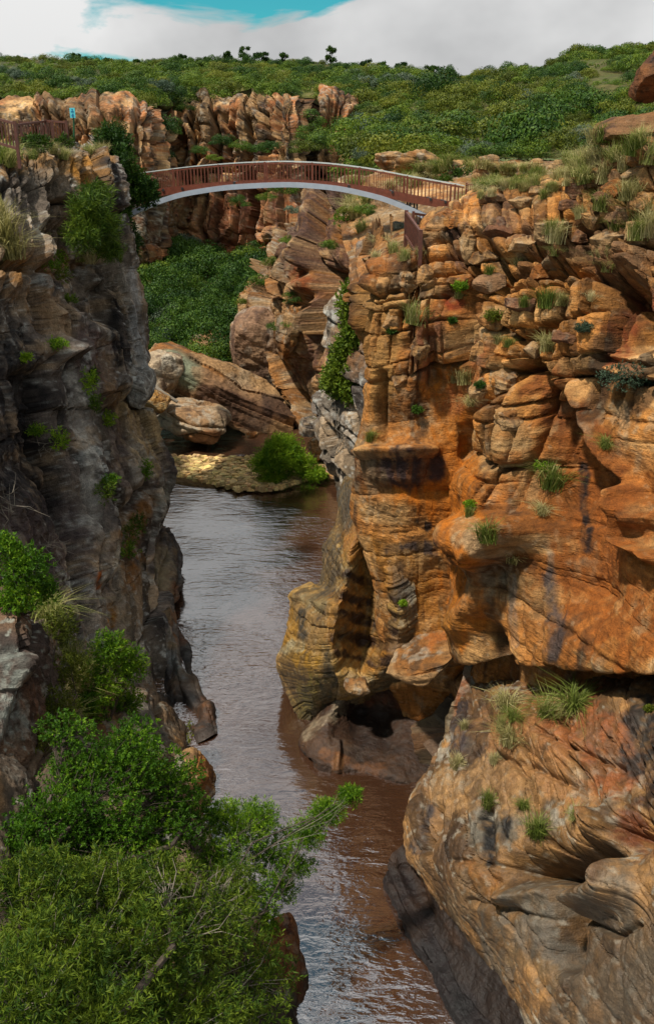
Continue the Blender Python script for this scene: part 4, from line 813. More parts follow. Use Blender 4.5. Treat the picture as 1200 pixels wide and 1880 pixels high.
for pe, dx in ((railc[-1], .55), (railc[0], -.55)):                    # the deck rests on a concrete block at each end
    q = pe+Vector((dx, .85, -1.62)); mb = MB(); mb.beam([q-Vector((.6, 0, 0)), q+Vector((.6, 0, 0))], 2.1, 1.1); mb.build('abutment', M['concrete'], bridge)
# ------------------------------------------------------------------ railings and the sign
def railing(name, ends, hgt, nb, label, mat='wood', post_w=.10, group=None):
    """posts at both ends, two rails and balusters between two ground points"""
    a, b = Vector(ends[0]), Vector(ends[1])
    root = empty(name, tuple(a)); tag(root, label, 'railing', group)
    for p in (a, b):
        mb = MB(); mb.beam([p-UP*.5, p+UP*(hgt+.04)], post_w, post_w); mb.build('post', M[mat], root)
    d = (b-a).normalized()*post_w*.5
    for h_, nm in ((hgt-.04, 'top_rail'), (.14, 'bottom_rail')):
        mb = MB(); mb.beam([a+d+UP*h_, b-d+UP*h_], .07, .08); mb.build(nm, M[mat], root)
    for j in range(nb):
        p = a.lerp(b, (j+1)/(nb+1)); mb = MB(); mb.beam([p+UP*.18, p+UP*(hgt-.08)], .045, .035); mb.build('baluster', M[mat], root)
    return root
railing('railing', (at(-30, 262, 35), at(34, 281, 33.5)), .98, 9, 'near brown railing panel at the left edge of the cliff-top path')
railing('railing', (at(36, 274, 41), at(88, 264, 44)), .98, 9, 'brown baluster railing behind a bush on the left cliff top')
railing('railing', (at(88, 264, 44.1), at(126, 268, 43)), 1.0, 7, 'brown railing panel below the blue sign on the left cliff top')
railing('railing', (at(42, 262, 49), at(100, 262, 48)), .98, 8, 'rear brown railing seen over the front one on the left cliff top')
railing('railing', (at(744, 440, 33.0), at(770, 482, 29.2)), .95, 12, 'steep brown stair railing on the ledge below the bridge end', post_w=.12)
railing('railing', (at(757, 432, 34.4), at(802, 437, 36)), .8, 7, 'low dark railing running from the stair top towards the arch foot')
railing('railing', (at(854, 373, 51.2), at(876, 378, 47)), 1.0, 5, 'short railing sloping down from the right end of the bridge', mat='rust')
railing('railing', (at(880, 362, 50), at(902, 360, 52)), .55, 4, 'low rail in the grass beyond the right end of the bridge', mat='dark_steel', post_w=.06)
sg = empty('sign', tuple(at(136, 268, 46.5))); tag(sg, 'small blue sign on a green pole beside the cliff-top railing', 'sign')
k = mpp(207, 46.5)
mb = MB(); mb.tube([at(136.5, 270, 46.5), at(135.5, 199, 46.5)], .045, 8); mb.build('pole', M['green_pole'], sg)
c = Vector(at(133.5, 207.3, 46.4)); w_, h_ = 9.6*k, 17*k
mb = MB(); mb.beam([c-UP*h_/2, c+UP*h_/2], w_, .03, side=(1, 0, 0)); pn = mb.build('board', M['sign_face'], sg)
for dx, dz, ww, hh in ((0, .33, 2.0, 2.0), (0, .13, 5.0, 1.9), (.4, -.12, 2.6, 1.6), (.1, -.26, 4.0, 1.9), (.3, -.4, 2.4, 1.6)):
    q = c+Vector((dx*k, -.02, dz*h_)); mb = MB(); mb.beam([q-UP*hh*k/2, q+UP*hh*k/2], ww*k, .012, side=(1, 0, 0)); o = mb.build('print', M['sign_ink'], sg)
# ------------------------------------------------------------------ plants
def unit(v): return v/(np.linalg.norm(v, axis=-1, keepdims=True)+1e-9)
def leaves(C, A, ln, wd, fold=.25, r=None):
    """one pointed leaf at each C along each A: four points, two faces folded on the midrib"""
    n = len(C); r = r or rng
    ln = ln*(.65+.7*r.random((n, 1))); wd = wd*(.7+.6*r.random((n, 1)))
    S = unit(np.cross(A, unit(r.normal(size=(n, 3))))); Nn = np.cross(A, S)
    mid = C+A*ln*.45
    V = np.stack([C, mid+S*wd*.5+Nn*wd*fold, C+A*ln, mid-S*wd*.5+Nn*wd*fold], 1)
    F = np.arange(n*4).reshape(n, 4)
    T = np.concatenate([F[:, [0, 1, 2]], F[:, [0, 2, 3]]])
    return V.reshape(-1, 3), T
def crown(lobes, per, k, ln, wd, name, spread=1.0, seed=1, upb=.4, shell=.45, fold=.25):
    """leafy twigs through each lobe (centre, radii); k leaves on each twig"""
    r = np.random.default_rng(seed); Cs = []; As = []; tw = []
    for (c, rad), n_ in zip(lobes, per if hasattr(per, '__len__') else [per]*len(lobes)):
        d = unit(r.normal(size=(n_, 3))); q = r.random((n_, 1))**shell
        p = np.array(c)+d*q*np.array(rad)*(.85+.3*r.random((n_, 1)))
        ax = unit(d*.8+np.array([0, 0, upb])+.45*r.normal(size=(n_, 3)))
        tw.append((np.array(c), p))
        base = p[:, None, :]+ax[:, None, :]*(np.linspace(-.9, 0, k)[None, :, None]*ln*1.3)
        pr = unit(np.cross(ax[:, None, :], r.normal(size=(n_, k, 3))))
        al = (.5+.7*r.random((n_, k, 1)))*spread
        a = unit(ax[:, None, :]*np.cos(al)+pr*np.sin(al))
        Cs.append(base.reshape(-1, 3)); As.append(a.reshape(-1, 3))
    V, T = leaves(np.concatenate(Cs), np.concatenate(As), ln, wd, fold, r)
    return V, T, tw
def leaf_obj(name, V, T, mat, parent=None, loc=None): return link(name, mesh_np(name, V, T), M[mat], parent, loc=loc)
def plant(name, lobes_px, per, k, ln, wd, mat, label, cat, base, depth=1.0, stems=True, barkm='bark', seed=1, spread=1.0, upb=.4, shell=.45, twigs=20, trunk_r=.05, group=None, crownname='crown'):
    """lobes given as (px, py, Y, rx, ry) in photo pixels; base is where it is rooted"""
    base = Vector(base); root = empty(name, tuple(base)); tag(root, label, cat, group)
    lobes = []
    for (x, y, Y, rx, ry) in lobes_px:
        m_ = mpp(y, Y); lobes.append((at(x, y, Y), (rx*m_, (rx+ry)/2*m_*depth, ry*m_)))
    V, T, tw = crown(lobes, per, k, ln, wd, name, spread, seed, upb, shell)
    leaf_obj(crownname, V, T, mat, root)
    if stems:
        r = np.random.default_rng(seed+5); mb = MB(); mt = MB()
        for c, p in tw:
            c = Vector(c); mid = base.lerp(c, .5)+Vector(r.normal(size=3))*.12*(c-base).length
            mb.tube([base, base.lerp(mid, .6)+Vector(r.normal(size=3))*.03, mid, c.lerp(mid, .4), c], [trunk_r, trunk_r*.85, trunk_r*.65, trunk_r*.5, trunk_r*.4], 6)
            for j in r.choice(len(p), min(twigs, len(p)), replace=False):
                q = Vector(p[j]); s_ = mid.lerp(c, r.uniform(.3, 1)); m2 = s_.lerp(q, .5)+Vector(r.normal(size=3))*.10*(q-s_).length
                mt.tube([s_, m2, q], [min(trunk_r*.16, .012), min(trunk_r*.11, .008), .003], 4, False)
        mb.build('trunk' if cat == 'tree' else 'stem', M['bark'], root)
        tag(mt.build('twigs', M[barkm], root), kind='stuff')
    return root
# big foreground trees on the lower left
plant('tree', [(60,1640,11.5,110,90),(190,1640,12.2,110,80),(90,1760,10.2,130,100),(250,1750,11.2,120,100),(380,1700,13.0,100,80),(470,1790,13.2,80,90),(340,1860,11,130,80),(140,1880,9.2,160,80),(420,1890,12,120,60),(300,1610,13.6,80,50),(20,1840,8.8,120,120),(430,1620,14.5,60,50)],
      [900,800,1000,980,600,380,860,900,420,340,560,200], 9, .115, .025, 'leaf_front', 'big leafy tree with narrow leaves filling the bottom left corner', 'tree', at(120, 1990, 9.0), seed=3, shell=.40, twigs=34, trunk_r=.09, barkm='twig', depth=.9)
plant('tree', [(150,1420,15.5,70,60),(230,1400,15.8,80,62),(310,1440,16.2,70,70),(180,1500,14.6,100,70),(290,1520,15.4,80,60),(90,1500,14.2,80,60),(250,1350,16.6,50,40),(350,1500,16.6,50,60),(40,1560,13.4,80,60),(190,1570,14.2,120,50),(120,1340,16,60,34)],
      [620,800,650,850,620,480,260,300,420,650,220], 8, .075, .036, 'leaf_bright', 'bright green small-leaved tree above the big foreground tree', 'tree', at(20, 1640, 12.6), seed=5, shell=.42, twigs=26, trunk_r=.08, depth=.9)
plant('tree', [(440,1520,17,66,60),(400,1580,16,60,60),(500,1570,17,50,46),(560,1530,17.2,44,36),(600,1490,17.4,36,30),(642,1460,17.6,26,22),(460,1640,16,60,50),(520,1630,17,34,34),(550,1590,17,34,24),(410,1500,17.2,40,34),(480,1500,17.2,40,40),(490,1690,16,30,40)],
      [800,600,480,460,360,240,520,220,200,300,340,200], 9, .085, .020, 'leaf_bright', 'airy feathery tree reaching out over the river with a bright tip', 'tree', at(330, 1760, 14.0), seed=8, shell=.5, twigs=10, trunk_r=.028, barkm='twig', depth=.9)
# shrubs on the left bank and cliff
plant('shrub', [(45,1040,20.4,50,46),(30,1095,20,46,36),(85,1080,20.8,26,30),(10,1000,20.4,30,26)], [420,300,140,150], 7, .10, .045, 'leaf_bright', 'broad-leaved green shrub on the rocky knoll at the left edge', 'shrub', at(20, 1140, 20), seed=11, trunk_r=.04)
plant('shrub', [(200,1190,24.6,40,36),(240,1220,25,34,40),(190,1250,24.2,50,40),(235,1285,25,34,30),(165,1300,23.4,40,36)], [330,300,360,220,240], 7, .11, .04, 'leaf_bright', 'bright shrub growing against the foot of the left cliff', 'shrub', at(200, 1330, 24), seed=12, trunk_r=.04)
plant('shrub', [(110,1150,21.5,36,40),(130,1230,21.6,44,40),(100,1300,19.8,50,40),(60,1350,18.6,50,40)], [200,260,260,200], 7, .10, .03, 'leaf_olive', 'olive shrub between the knoll and the cliff foot', 'shrub', at(110, 1330, 20), seed=13, trunk_r=.03)
plant('shrub', [(350,1345,28,34,18),(340,1370,27.2,26,20)], [200,140], 7, .09, .04, 'leaf_olive', 'low olive shrub at the waterline by the left cliff foot', 'shrub', at(340, 1385, 26.6), seed=14, trunk_r=.03)
plant('shrub', [(165,380,38.6,42,34),(190,415,39,40,36),(150,430,38,40,30),(200,455,39.4,30,24),(175,350,39.6,36,18)], [260,260,220,140,120], 9, .30, .035, 'leaf', 'spiky-leaved shrub hanging from the upper left cliff', 'shrub', at(165, 440, 39.6), seed=15, trunk_r=.05, spread=1.2)
plant('tree', [(225,300,47.5,26,40),(245,345,48,36,40),(270,350,48.4,28,26),(220,390,47,24,40),(235,440,47,26,36),(205,255,48,34,30),(222,270,48,24,26),(228,480,46.5,20,26)], [330,480,300,260,260,240,160,140], 9, .20, .06, 'leaf_dark', 'dark dense tree at the left end of the bridge', 'tree', at(228, 400, 47.6), seed=16, trunk_r=.12, twigs=16)
plant('shrub', [(120,260,43,26,14),(75,262,40,24,16),(55,258,41,20,14)], [90,110,80], 8, .16, .04, 'leaf', 'green shrub growing through the railing on the left cliff top', 'shrub', at(80, 285, 41), seed=17, trunk_r=.03)
plant('shrub', [(210,235,50,24,20),(190,250,49,20,16)], [140,100], 8, .14, .04, 'leaf_olive', 'thin olive shrub beside the blue sign', 'shrub', at(200, 282, 49.5), seed=18, trunk_r=.03)
# small plants sprouting from the left cliff
for i, (x, y, w_, h_, Ym) in enumerate([(65,790,20,12,0),(110,805,20,26,0),(165,700,16,30,0),(175,740,16,20,0),(200,770,16,20,0),(170,690,14,20,0),(105,630,26,12,0),(90,480,24,18,0),(110,500,22,26,0),(125,550,24,10,0),(195,900,22,26,0),(240,975,26,26,0),(235,1010,20,26,0),(255,960,18,24,0),(150,1000,22,12,0),(48,655,12,10,0),(112,480,14,24,0),(205,880,18,12,0),(270,860,14,20,0)]):
    p = hit(x, y+h_*.3)
    plant('cliff_plant', [(x, y, p[1]-.25, w_, h_)], [70], 7, .12, .04, random.choice(['leaf_bright', 'leaf', 'leaf_bright']), 'small green plant sprouting from a crack in the left cliff', 'plant', p, seed=40+i, trunk_r=.02, twigs=8, group='plants in the left cliff')
# climbing plant and trees on the far right wall
plant('climbing_shrub', [(640,560,40.5,24,44),(645,620,40,26,46),(630,690,39.6,38,40),(645,720,39,24,26),(612,700,40.4,26,30),(632,650,40,30,30),(650,540,41,20,30)], [330,420,620,300,300,300,150], 8, .17, .07, 'leaf', 'green creeper hanging down the dark rock face in the narrows', 'creeper', at(648, 640, 41.0), seed=21, trunk_r=.06, barkm='twig', twigs=20)
mb = MB()
for j in range(14):
    x = random.uniform(612, 655); y = random.uniform(735, 760); L_ = random.uniform(60, 150); p0 = at(x, y, 39.4); pts = [p0]
    for q in range(5): pts.append(at(x+random.uniform(-6, 6)*(q+1)*.5, y+L_*(q+1)/5, 39.3-.05*q))
    mb.tube(pts, .018, 4, False)
rt = mb.build('hanging_roots', M['twig']); tag(rt, 'thin grey roots hanging below the creeper in the narrows', 'roots')
# bush on the gravel bar
plant('shrub', [(515,835,54.6,44,30),(490,850,54.4,34,24),(545,850,54.6,36,24),(520,815,55,34,18),(575,868,54.2,26,16),(500,880,54,30,20)], [620,420,420,320,200,240], 9, .26, .045, 'leaf_bright', 'round feathery bush standing on the gravel bar', 'shrub', at(515, 893, 54.2), seed=23, trunk_r=.05, barkm='twig', twigs=12)
plant('shrub', [(492,908,53.4,32,16),(520,900,53.6,20,16)], [240,140], 9, .30, .03, 'leaf_bright', 'low bright clump in front of the bush on the gravel bar', 'shrub', at(492, 922, 53), seed=24, stems=False)
plant('shrub', [(562,905,53.6,26,16),(590,872,55,16,10)], [220,70], 9, .30, .03, 'leaf_bright', 'low bright clump at the right end of the gravel bar', 'shrub', at(562, 920, 53.2), seed=25, stems=False)
# ---- grass tufts
def tuft_mesh(seed, n=80, lean=.55):
    r = np.random.default_rng(seed); V = []; F = []
    for i in range(n):
        a = r.uniform(0, 2*np.pi); l = r.uniform(.5, 1.05); le = r.uniform(.05, lean)*l; b = np.array([r.normal()*.10, r.normal()*.10, -.08])
        d = np.array([math.cos(a), math.sin(a), 0]); s_ = np.array([-d[1], d[0], 0])*r.uniform(.005, .013)
        p1 = b+d*le*.3+np.array([0, 0, l*.55]); p2 = b+d*le+np.array([0, 0, l*(.95-.35*le)])
        k0 = len(V); V += [b-s_, b+s_, p1+s_*.8, p1-s_*.8, p2]; F += [(k0, k0+1, k0+2), (k0, k0+2, k0+3), (k0+3, k0+2, k0+4)]
    return mesh_np('grass_tuft', np.array(V), np.array(F))
TUFTS = {}
for mname in ('grass', 'straw'):
    TUFTS[mname] = [tuft_mesh(s_, 230, l_) for s_, l_ in ((1, .9), (2, 1.3), (3, .7), (4, 1.6))]
    for t in TUFTS[mname]: t.materials.append(M[mname])
def tuft(x, y, hpx, mname, label, group, wide=1.1):
    p = hit(x, y); hm = hpx*mpp(y, p[1])
    o = link('grass_tuft', random.choice(TUFTS[mname]), None, None, loc=tuple(p), rot=(random.uniform(-.2, .2), random.uniform(-.2, .2), random.uniform(0, 6.28)), scale=(hm*wide, hm*wide, hm))
    return tag(o, label, 'grass', group)
big_t = [(1000,560,46,'grass','tall grass tuft on the ledge below the dark alcove'),(762,590,54,'grass','upright green tuft in the crack near the stair railing'),(1000,640,40,'straw','dry tuft at the middle of the right cliff face'),(1012,890,60,'grass','grass tuft on the small ledge beside the dark brown hollow'),
 (895,995,50,'grass','green tuft on the lit ledge of the right cliff'),(940,1030,36,'straw','dry tuft at the right end of the lit ledge'),(1050,1300,56,'grass','bright green tuft under the long horizontal crack'),(1005,1310,50,'grass','tall thin tuft left of the bright one under the crack'),
 (925,1300,44,'straw','pale dry tuft below the crack at the top of the lower bulge'),(930,1365,48,'straw','dry tuft halfway down the lower bulge'),(985,1530,50,'grass','spreading tuft above the hollow in the lower bulge'),(978,1450,40,'straw','thin dry tuft on the pale part of the lower bulge'),
 (895,1480,38,'grass','green tuft above the black-streaked rock'),(835,1410,34,'straw','dry tuft on the left shoulder of the lower bulge'),(855,705,38,'straw','dry tuft in the vertical crack of the right cliff'),(682,808,26,'grass','small yellow-green tuft at the corner of the prow')]
for x, y, h_, mn, lb in big_t:
    for q in range(1): tuft(x, y, h_*1.15, mn, lb, None, 1.25)
small = [(905,625,24),(932,632,26),(862,742,26),(845,545,26),(770,470,26),(745,475,30),(700,455,30),(665,420,30),(650,400,36),(720,465,26),(690,480,24),(1010,352,26),(1015,440,46),(1012,425,40),(925,350,26),(940,345,24),(900,362,22),(880,366,22),(960,350,24),(1075,330,44),(1090,300,50),(1060,320,50),(1110,330,50),(1130,290,44),(1145,310,50),(1160,280,50),(1150,360,50),(1100,380,44),(1190,430,60),(1170,440,50),(1100,480,34),(1175,270,50),(1060,280,40),(1040,300,36),(1085,270,44),(1105,260,40),(1020,330,34),(1195,300,50),(870,350,20),(855,300,20),(930,320,30),(985,335,30),(1045,325,26),(1175,400,44),(1190,390,44),(1110,500,30),(1030,560,30),(960,560,26),(1080,550,24),
  (895,500,24),(940,480,26),(1020,470,26),(830,700,22),(1110,820,30),(995,940,30),(862,945,26),(1040,1310,30),(940,1320,30),(915,1340,34),(960,1480,26),(905,1400,26),(1050,1500,26),(850,1340,22),(1000,360,24),(1060,400,30),(1130,420,34)]
for i, (x, y, h_) in enumerate(small): tuft(x, y, h_*1.1, 'grass' if i % 2 else 'straw', ('wispy green' if i % 2 else 'dry straw-coloured')+' grass tuft '+('at the brushy top right rim of the right cliff' if x > 1030 and y < 345 else 'on the rim of the right cliff near the bridge end' if y < 370 else 'between the blocks at the far right of the cliff' if x > 1030 and y < 520 else 'on the ledge near the stair railing' if x < 780 and y < 490 else 'among the broken upper blocks of the right cliff' if y < 660 else 'on the smooth middle face of the right cliff' if y < 1200 else 'on the lower bulge of the right cliff'), 'grass tufts on the right cliff', 1.3)
for i in range(40):
    x = random.uniform(640, 1080); y = random.uniform(300, 345)+max(0, (760-x)*.35)
    tuft(x, y, random.uniform(18, 34), 'grass' if i % 4 else 'straw', ('low green grass' if i % 4 else 'low dry grass')+' on the shelf '+('left of the stair railing' if x < 740 else 'beyond the right end of the bridge' if x < 900 else 'in front of the row of square blocks'), 'grass on the shelf beyond the bridge', 1.8)
for x, y, h_, mn in [(10,300,60,'grass'),(30,290,36,'grass'),(8,440,70,'straw'),(18,470,66,'straw'),(2,410,60,'straw'),(120,290,30,'grass'),(100,282,30,'straw'),(60,290,26,'grass'),(190,470,44,'grass'),(160,480,40,'straw'),(150,480,36,'grass'),(210,480,40,'grass'),(185,285,30,'straw'),(165,282,26,'grass'),(130,1210,46,'grass'),(90,1130,60,'grass'),(110,1180,56,'grass'),(150,1270,60,'straw'),(180,1290,60,'straw'),(120,1330,50,'grass'),(160,1240,50,'grass'),(60,1110,50,'grass')]:
    tuft(x, y, h_*1.1, mn, ('dry' if mn == 'straw' else 'green')+' grass tuft '+('by the cliff-top railing on the left' if y < 320 else 'beside the spiky shrub on the upper left cliff' if y < 600 and x > 100 else 'at the left photo edge high on the cliff' if y < 600 else 'around the knoll and shrubs low on the left bank'), 'grass tufts on the left cliff', 1.3)
for i, (x, y, w_, mat_, lb) in enumerate([(830,588,9,'leaf_dark','tiny dark shrub in the red recess of the right cliff'),(1070,600,18,'leaf_grey','dark grey-green shrub on the right cliff below the alcove'),(765,752,12,'leaf_dark','small dark shrub on the prow above the varnished block'),(880,706,11,'leaf_dark','small dark shrub in the crack of the right cliff'),(718,607,10,'leaf_dark','small dark shrub near the prow edge'),(1140,690,44,'leaf_grey','grey-green trailing shrub at the right edge of the cliff'),(1180,695,30,'leaf_grey','grey-green shrub cut by the right photo edge'),(1000,855,22,'leaf_bright','bright leafy shrub beside the dark brown hollow'),(862,925,13,'leaf_bright','small bright shrub above the lit ledge'),(845,525,16,'leaf_bright','bright sprig above the red recess'),(740,1107,8,'leaf_bright','tiny sprig on the striped rock fins'),(905,580,20,'leaf_olive','olive shrub in the stacked blocks of the right cliff'),(840,318,26,'leaf_dark','dark shrub in front of the blocks beyond the bridge end'),(815,330,18,'leaf','green shrub behind the bridge rail near its right end'),(640,400,34,'leaf_bright','bright shrub under the right part of the bridge'),(1190,1300,10,'leaf_olive','tiny shrub by the dark stain at the right edge')]):
    p = hit(x, y); k = mpp(y, p[1])
    plant('shrub', [(x, y, p[1]-.1, w_, w_*.62)], [int(60+w_*5)], 7, max(.05, 2.2*k*1.8), max(.025, 1.8*k*.9), mat_, lb, 'shrub', p, seed=80+i, trunk_r=.015, twigs=8)
# bare twigs on the dark rock
def bare(px, py, n_, s_, label, seed):
    r = np.random.default_rng(seed); b = Vector(hit(px, py)); k = mpp(py, b.y); mb = MB()
    for i in range(n_):
        p = b.copy(); d = Vector((r.uniform(.2, 1), -.3, r.uniform(-.6, .6))).normalized(); pts = [p.copy()]
        for q in range(6): d = (d+Vector(r.normal(size=3))*.35).normalized(); p = p+d*s_*k/6; pts.append(p.copy())
        mb.tube(pts, [.016, .014, .012, .01, .008, .006, .004], 4, False)
        for q in (2, 3, 4):
            e = pts[q]+Vector(r.normal(size=3))*s_*k*.3; mb.tube([pts[q], pts[q].lerp(e, .5)+Vector(r.normal(size=3))*.03, e], [.009, .007, .003], 4, False)
    tag(mb.build('bare_twigs', M['twig']), label, 'twigs')
bare(5, 930, 6, 95, 'bare white twigs against the dark rock at the left edge', 1); bare(75, 1000, 5, 60, 'bare pale twigs above the broad-leaved shrub', 2); bare(70, 825, 4, 50, 'crooked dead twig on the blackest rock of the left cliff', 3)
# ---- hillside bushes and trees
def bush_mesh(seed, n, size, lumps=9, flat=.7):
    r = np.random.default_rng(seed); Ls = []
    for i in range(lumps):
        a = r.uniform(0, 2*np.pi); q = r.random()**.5*.68; Ls.append((np.array([math.cos(a)*q, math.sin(a)*q, r.uniform(.15, 1.0)*flat*(1.15-q*.6)]), r.uniform(.26, .46)))
    P = []; Nn = []
    per = n//lumps
    for c, rad in Ls:
        d = unit(r.normal(size=(per, 3))); d[:, 2] = np.abs(d[:, 2])*.9-.25*r.random(per)
        P.append(c+d*rad*(.82+.3*r.random((per, 1)))*np.array([1, 1, .8])); Nn.append(unit(d+.28*r.normal(size=(per, 3))))
    P = np.concatenate(P); Nn = np.concatenate(Nn); m = len(P)
    U = unit(np.cross(Nn, r.normal(size=(m, 3)))); W = np.cross(Nn, U); sz = size*(.6+.8*r.random((m, 1)))
    V = np.stack([P-U*sz, P-W*sz*.6, P+U*sz, P+W*sz*.6], 1).reshape(-1, 3)
    return V, np.arange(m*4).reshape(m, 4)
BM = {}
for mn in ('leaf', 'leaf_dark', 'leaf_olive', 'leaf_grey'):
    BM[mn] = []
    for s_ in range(3):
        V, F = bush_mesh(s_*7+len(BM), 3000, .030, 13); me = mesh_np('bush', V, F); me.materials.append(M[mn]); BM[mn].append(me)
def sheet_point(g, u, v):
    A = np.array([[at(*c) for c in row] for row in g]); i = min(int(v*(len(A)-1)), len(A)-2); f = v*(len(A)-1)-i
    j = min(int(u*(A.shape[1]-1)), A.shape[1]-2); e = u*(A.shape[1]-1)-j
    return (A[i, j]*(1-e)+A[i, j+1]*e)*(1-f)+(A[i+1, j]*(1-e)+A[i+1, j+1]*e)*f
def pick(ws): return random.choices(['leaf', 'leaf_dark', 'leaf_olive', 'leaf_grey'], ws)[0]
def bush(p, rad, mn, label, group, zs=1.0, name='bush'):
    o = link(name, random.choice(BM[mn]), None, None, loc=(p[0], p[1], p[2]-.12*rad), rot=(0, 0, random.uniform(0, 6.28)), scale=(rad, rad, rad*zs*random.uniform(.85, 1.2)))
    return tag(o, label, 'tree' if 'tree' in name else 'bush', group)
def hill_label(p, mn, kind, where):
    x, y, _ = proj(np.array(p)); lo, hi = {'hillside beyond the bridge': (150, 270), 'plateau above the far cliff': (132, 165), 'wooded valley under the bridge': (480, 580)}[where]
    a = {'leaf': 'fresh green', 'leaf_dark': 'dark green', 'leaf_olive': 'olive', 'leaf_grey': 'grey-green'}[mn]
    b = 'upper' if y < lo else ('middle' if y < hi else 'lower')
    mid = {'hillside beyond the bridge': 900, 'plateau above the far cliff': 330, 'wooded valley under the bridge': 350}[where]
    c_ = 'left' if x < mid-130 else ('right' if x > mid+130 else 'centre')
    return '%s rounded %s on the %s %s, towards its %s' % (a, kind, b, where, c_)
def area_points(g, n, vmax, dmin, vpow=1.0):
    out = []; px_ = []
    tries = 0
    while len(out) < n and tries < n*30:
        tries += 1
        u, v = random.random(), random.random()**vpow*vmax
        p = sheet_point(g, u, v); x, y, _ = proj(p)
        if not (-60 < x < 1260): continue
        d = dmin*1648/p[1]
        if any(abs(x-a)+abs(y-b)*2.2 < d for a, b in px_): continue
        px_.append((x, y)); out.append(p)
    return out
for p in area_points(HILL_R, 300, .80, 1.0, .8):
    mn = pick((5, 3, 5, .8)); bush(p, random.uniform(1.3, 2.6)*random.choice((.8, 1, 1, 1.4, 1.8)), mn, hill_label(p, mn, 'bush', 'hillside beyond the bridge'), 'bushes on the right hillside', 1.0, 'hillside_bush')
def mass(name, pts, rads, label, n=160, size=.065, mat_='leaf'):
    Vs = []; Fs = []; k0 = 0
    base = [bush_mesh(200+s_, n, size, 6) for s_ in range(5)]
    for p, r_ in zip(pts, rads):
        V, F = random.choice(base); a = random.uniform(0, 6.28); c_, s_ = math.cos(a), math.sin(a)
        Q = V @ np.array([(c_, s_, 0), (-s_, c_, 0), (0, 0, 1)])*r_+np.array([p[0], p[1], p[2]-.1*r_]); Vs.append(Q); Fs.append(F+k0); k0 += len(V)
    o = link(name, mesh_np(name, np.concatenate(Vs), np.concatenate(Fs)), M[mat_]); return tag(o, label, 'undergrowth', None, 'stuff')
pts = [sheet_point(HILL_R, random.random(), random.random()*.86) for _ in range(1100)]
mass('undergrowth', pts, [random.uniform(.6, 1.5) for _ in pts], 'olive undergrowth between the bushes of the right hillside')
for p in area_points(HILL_L[2:], 170, .76, 1.6, .9):
    mn = pick((4, 3, 5, .6)); bush(p, random.uniform(1.4, 2.8), mn, hill_label(p, mn, 'bush', 'plateau above the far cliff'), 'bushes on the far plateau', 1.0, 'plateau_bush')
pts = [sheet_point(HILL_L[2:], random.random(), random.random()*.84) for _ in range(1500)]
mass('undergrowth', pts, [random.uniform(.8, 1.9) for _ in pts], 'olive undergrowth on the plateau above the far cliff')
for p in area_points(VALLEY, 150, .98, 1.3):
    mn = pick((1.5, 8, .2, .6)); bush(p, random.uniform(1.8, 3.4), mn, hill_label(p, mn, 'tree', 'wooded valley under the bridge'), 'trees in the valley', 1.25, 'valley_tree')
pts = [sheet_point(VALLEY, random.random(), random.random()) for _ in range(350)]
mass('undergrowth', pts, [random.uniform(.9, 1.9) for _ in pts], 'undergrowth between the valley trees under the bridge', mat_='leaf_dark')
# bushes lodged on the far cliff and on the rocks behind the bridge
for i, (x, y, Y, r_, mn) in enumerate([(300,240,126,3.0,'leaf_dark'),(296,280,124,2.6,'leaf_dark'),(368,276,132,1.6,'leaf_dark'),(405,258,131,2.0,'leaf_dark'),(440,268,130,1.8,'leaf'),(472,272,130,1.9,'leaf_dark'),(502,268,128,1.6,'leaf_dark'),(395,285,130,1.3,'leaf'),(340,200,140,2.0,'leaf'),(360,150,142,2.4,'leaf'),(470,180,142,2.0,'leaf_olive'),(565,220,138,3.0,'leaf'),(575,250,130,3.0,'leaf'),(600,265,120,3.2,'leaf'),(640,240,130,3.0,'leaf_dark'),(625,185,148,3.0,'leaf_dark'),(650,260,110,3.2,'leaf'),(560,270,118,2.6,'leaf_olive'),(545,385,74,1.3,'leaf_grey'),(520,345,110,2.0,'leaf'),(440,370,126,1.6,'leaf_dark'),(490,360,126,1.6,'leaf'),
   (500,480,74,1.2,'leaf_olive'),(530,440,72,1.0,'leaf'),(480,520,75,1.4,'leaf'),(460,560,78,1.4,'leaf_olive'),(510,600,70,1.1,'leaf'),(525,590,69,1.0,'leaf'),(390,650,76,1.3,'leaf'),(545,545,66,1.0,'leaf'),(600,450,62,.9,'leaf'),(645,385,60,1.2,'leaf_olive'),(670,390,58,1.0,'leaf'),(570,770,62,.8,'leaf'),(665,285,84,1.6,'leaf_grey'),(765,295,72,.9,'leaf_grey'),(200,190,119,1.8,'leaf'),(110,180,119,1.6,'leaf'),(240,178,121,2.2,'leaf'),(30,175,120,1.6,'leaf')]):
    bush(at(x, y+8, Y), r_, mn, {'leaf': 'green', 'leaf_dark': 'dark', 'leaf_olive': 'olive', 'leaf_grey': 'grey-green'}[mn]+' bush '+('growing on top of the left part of the far cliff' if Y > 110 and x < 280 else 'in the gully or ledges of the far cliff above the bridge' if Y > 110 and x < 530 else 'at the right end of the far cliff' if Y > 100 else 'beside the boulders above the gravel bar' if y > 580 else 'on the leaning slabs under the bridge' if y > 360 else 'on the rocks just behind the bridge rail'), 'bushes on the rocks behind the bridge')
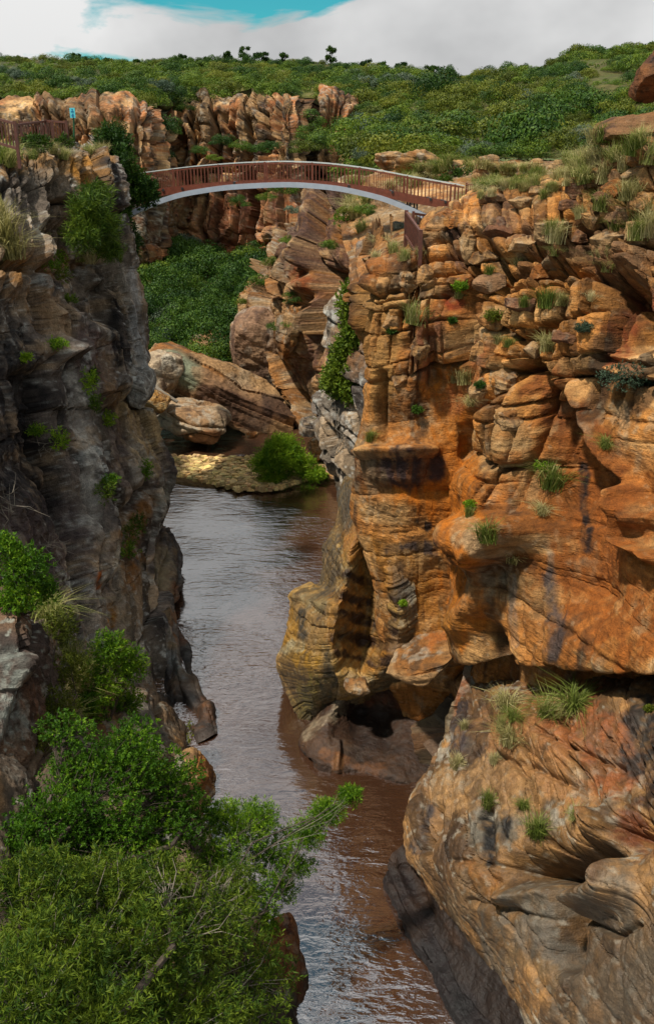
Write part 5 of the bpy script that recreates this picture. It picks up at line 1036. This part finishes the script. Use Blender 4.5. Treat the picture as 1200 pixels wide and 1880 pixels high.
# low growth along the skyline
for i in range(64):
    x = -10+i*19+random.uniform(-8, 8)
    y0 = float(np.interp(x, [0, 180, 420, 640, 740, 850, 950, 1080, 1200], [118, 120, 120, 129, 140, 151, 142, 112, 98])); Yk = 212 if x < 640 else 206
    bush(at(x, y0+3, Yk), random.uniform(.9, 2.6), pick((3, 5, 1, .2)), 'low bush breaking the skyline '+('above the far cliff' if x < 560 else 'of the right hillside'), 'bushes on the skyline', random.uniform(.8, 1.5), 'skyline_bush')
# skyline trees
def sky_tree(x, y0, Y, hpx, wpx, label, seed):
    b = Vector(at(x, y0, Y)); k = mpp(y0, Y); H = hpx*k; Wd = wpx*k
    root = empty('skyline_tree', tuple(b)); tag(root, label, 'tree', 'trees on the skyline')
    mb = MB(); top = b+UP*H*.7; mb.tube([b-UP*.8, b+UP*H*.35+Vector((.1*H*.3, 0, 0)), top], [.16, .12, .06], 6)
    for j in range(3):
        a = j*2.1+seed; mb.tube([b+UP*H*.35, b+UP*H*.55+Vector((math.cos(a), math.sin(a), 0))*Wd*.2, b+UP*H*.75+Vector((math.cos(a), math.sin(a), 0))*Wd*.33], [.09, .07, .03], 5)
    mb.build('trunk', M['bark'], root)
    r = np.random.default_rng(seed); lob = []
    for j in range(9):
        a = r.uniform(0, 6.28); q = r.uniform(0, .48)*Wd; lob.append((np.array(b)+np.array([math.cos(a)*q, math.sin(a)*q, H*r.uniform(.35, .92)]), (Wd*r.uniform(.12, .28), Wd*.22, H*r.uniform(.08, .17))))
    V, T, _ = crown(lob, 30, 6, .36, .18, 'crown', seed=seed); leaf_obj('crown', V, T, 'leaf_dark', root)
for i, (x, y0, Y, h_, w_) in enumerate([(36,118,212,12,14),(50,118,212,10,12),(139,118,210,17,20),(158,119,210,12,12),(333,121,214,20,22),(419,119,216,24,16),(446,119,217,30,26),(480,121,218,26,30),(520,122,218,22,16),(606,126,222,36,22),(574,126,222,12,14),(378,121,216,14,14),(668,134,216,22,26),(700,138,214,22,24),(735,140,212,24,24),(790,146,210,22,26),(820,148,208,20,24),(890,150,204,16,14),(903,150,204,18,14),(955,142,200,18,28),(1012,128,198,16,18),(1050,118,196,26,34),(1075,114,196,26,36),(1100,110,196,20,34),(1130,106,196,16,30),(1160,102,196,16,30),(545,124,220,12,18),(250,122,210,10,18),(200,121,210,12,22),(95,119,210,8,16),(1195,98,190,22,34)]):
    sky_tree(x, y0, Y, h_, w_, 'small tree standing dark against the sky on the skyline', 300+i)
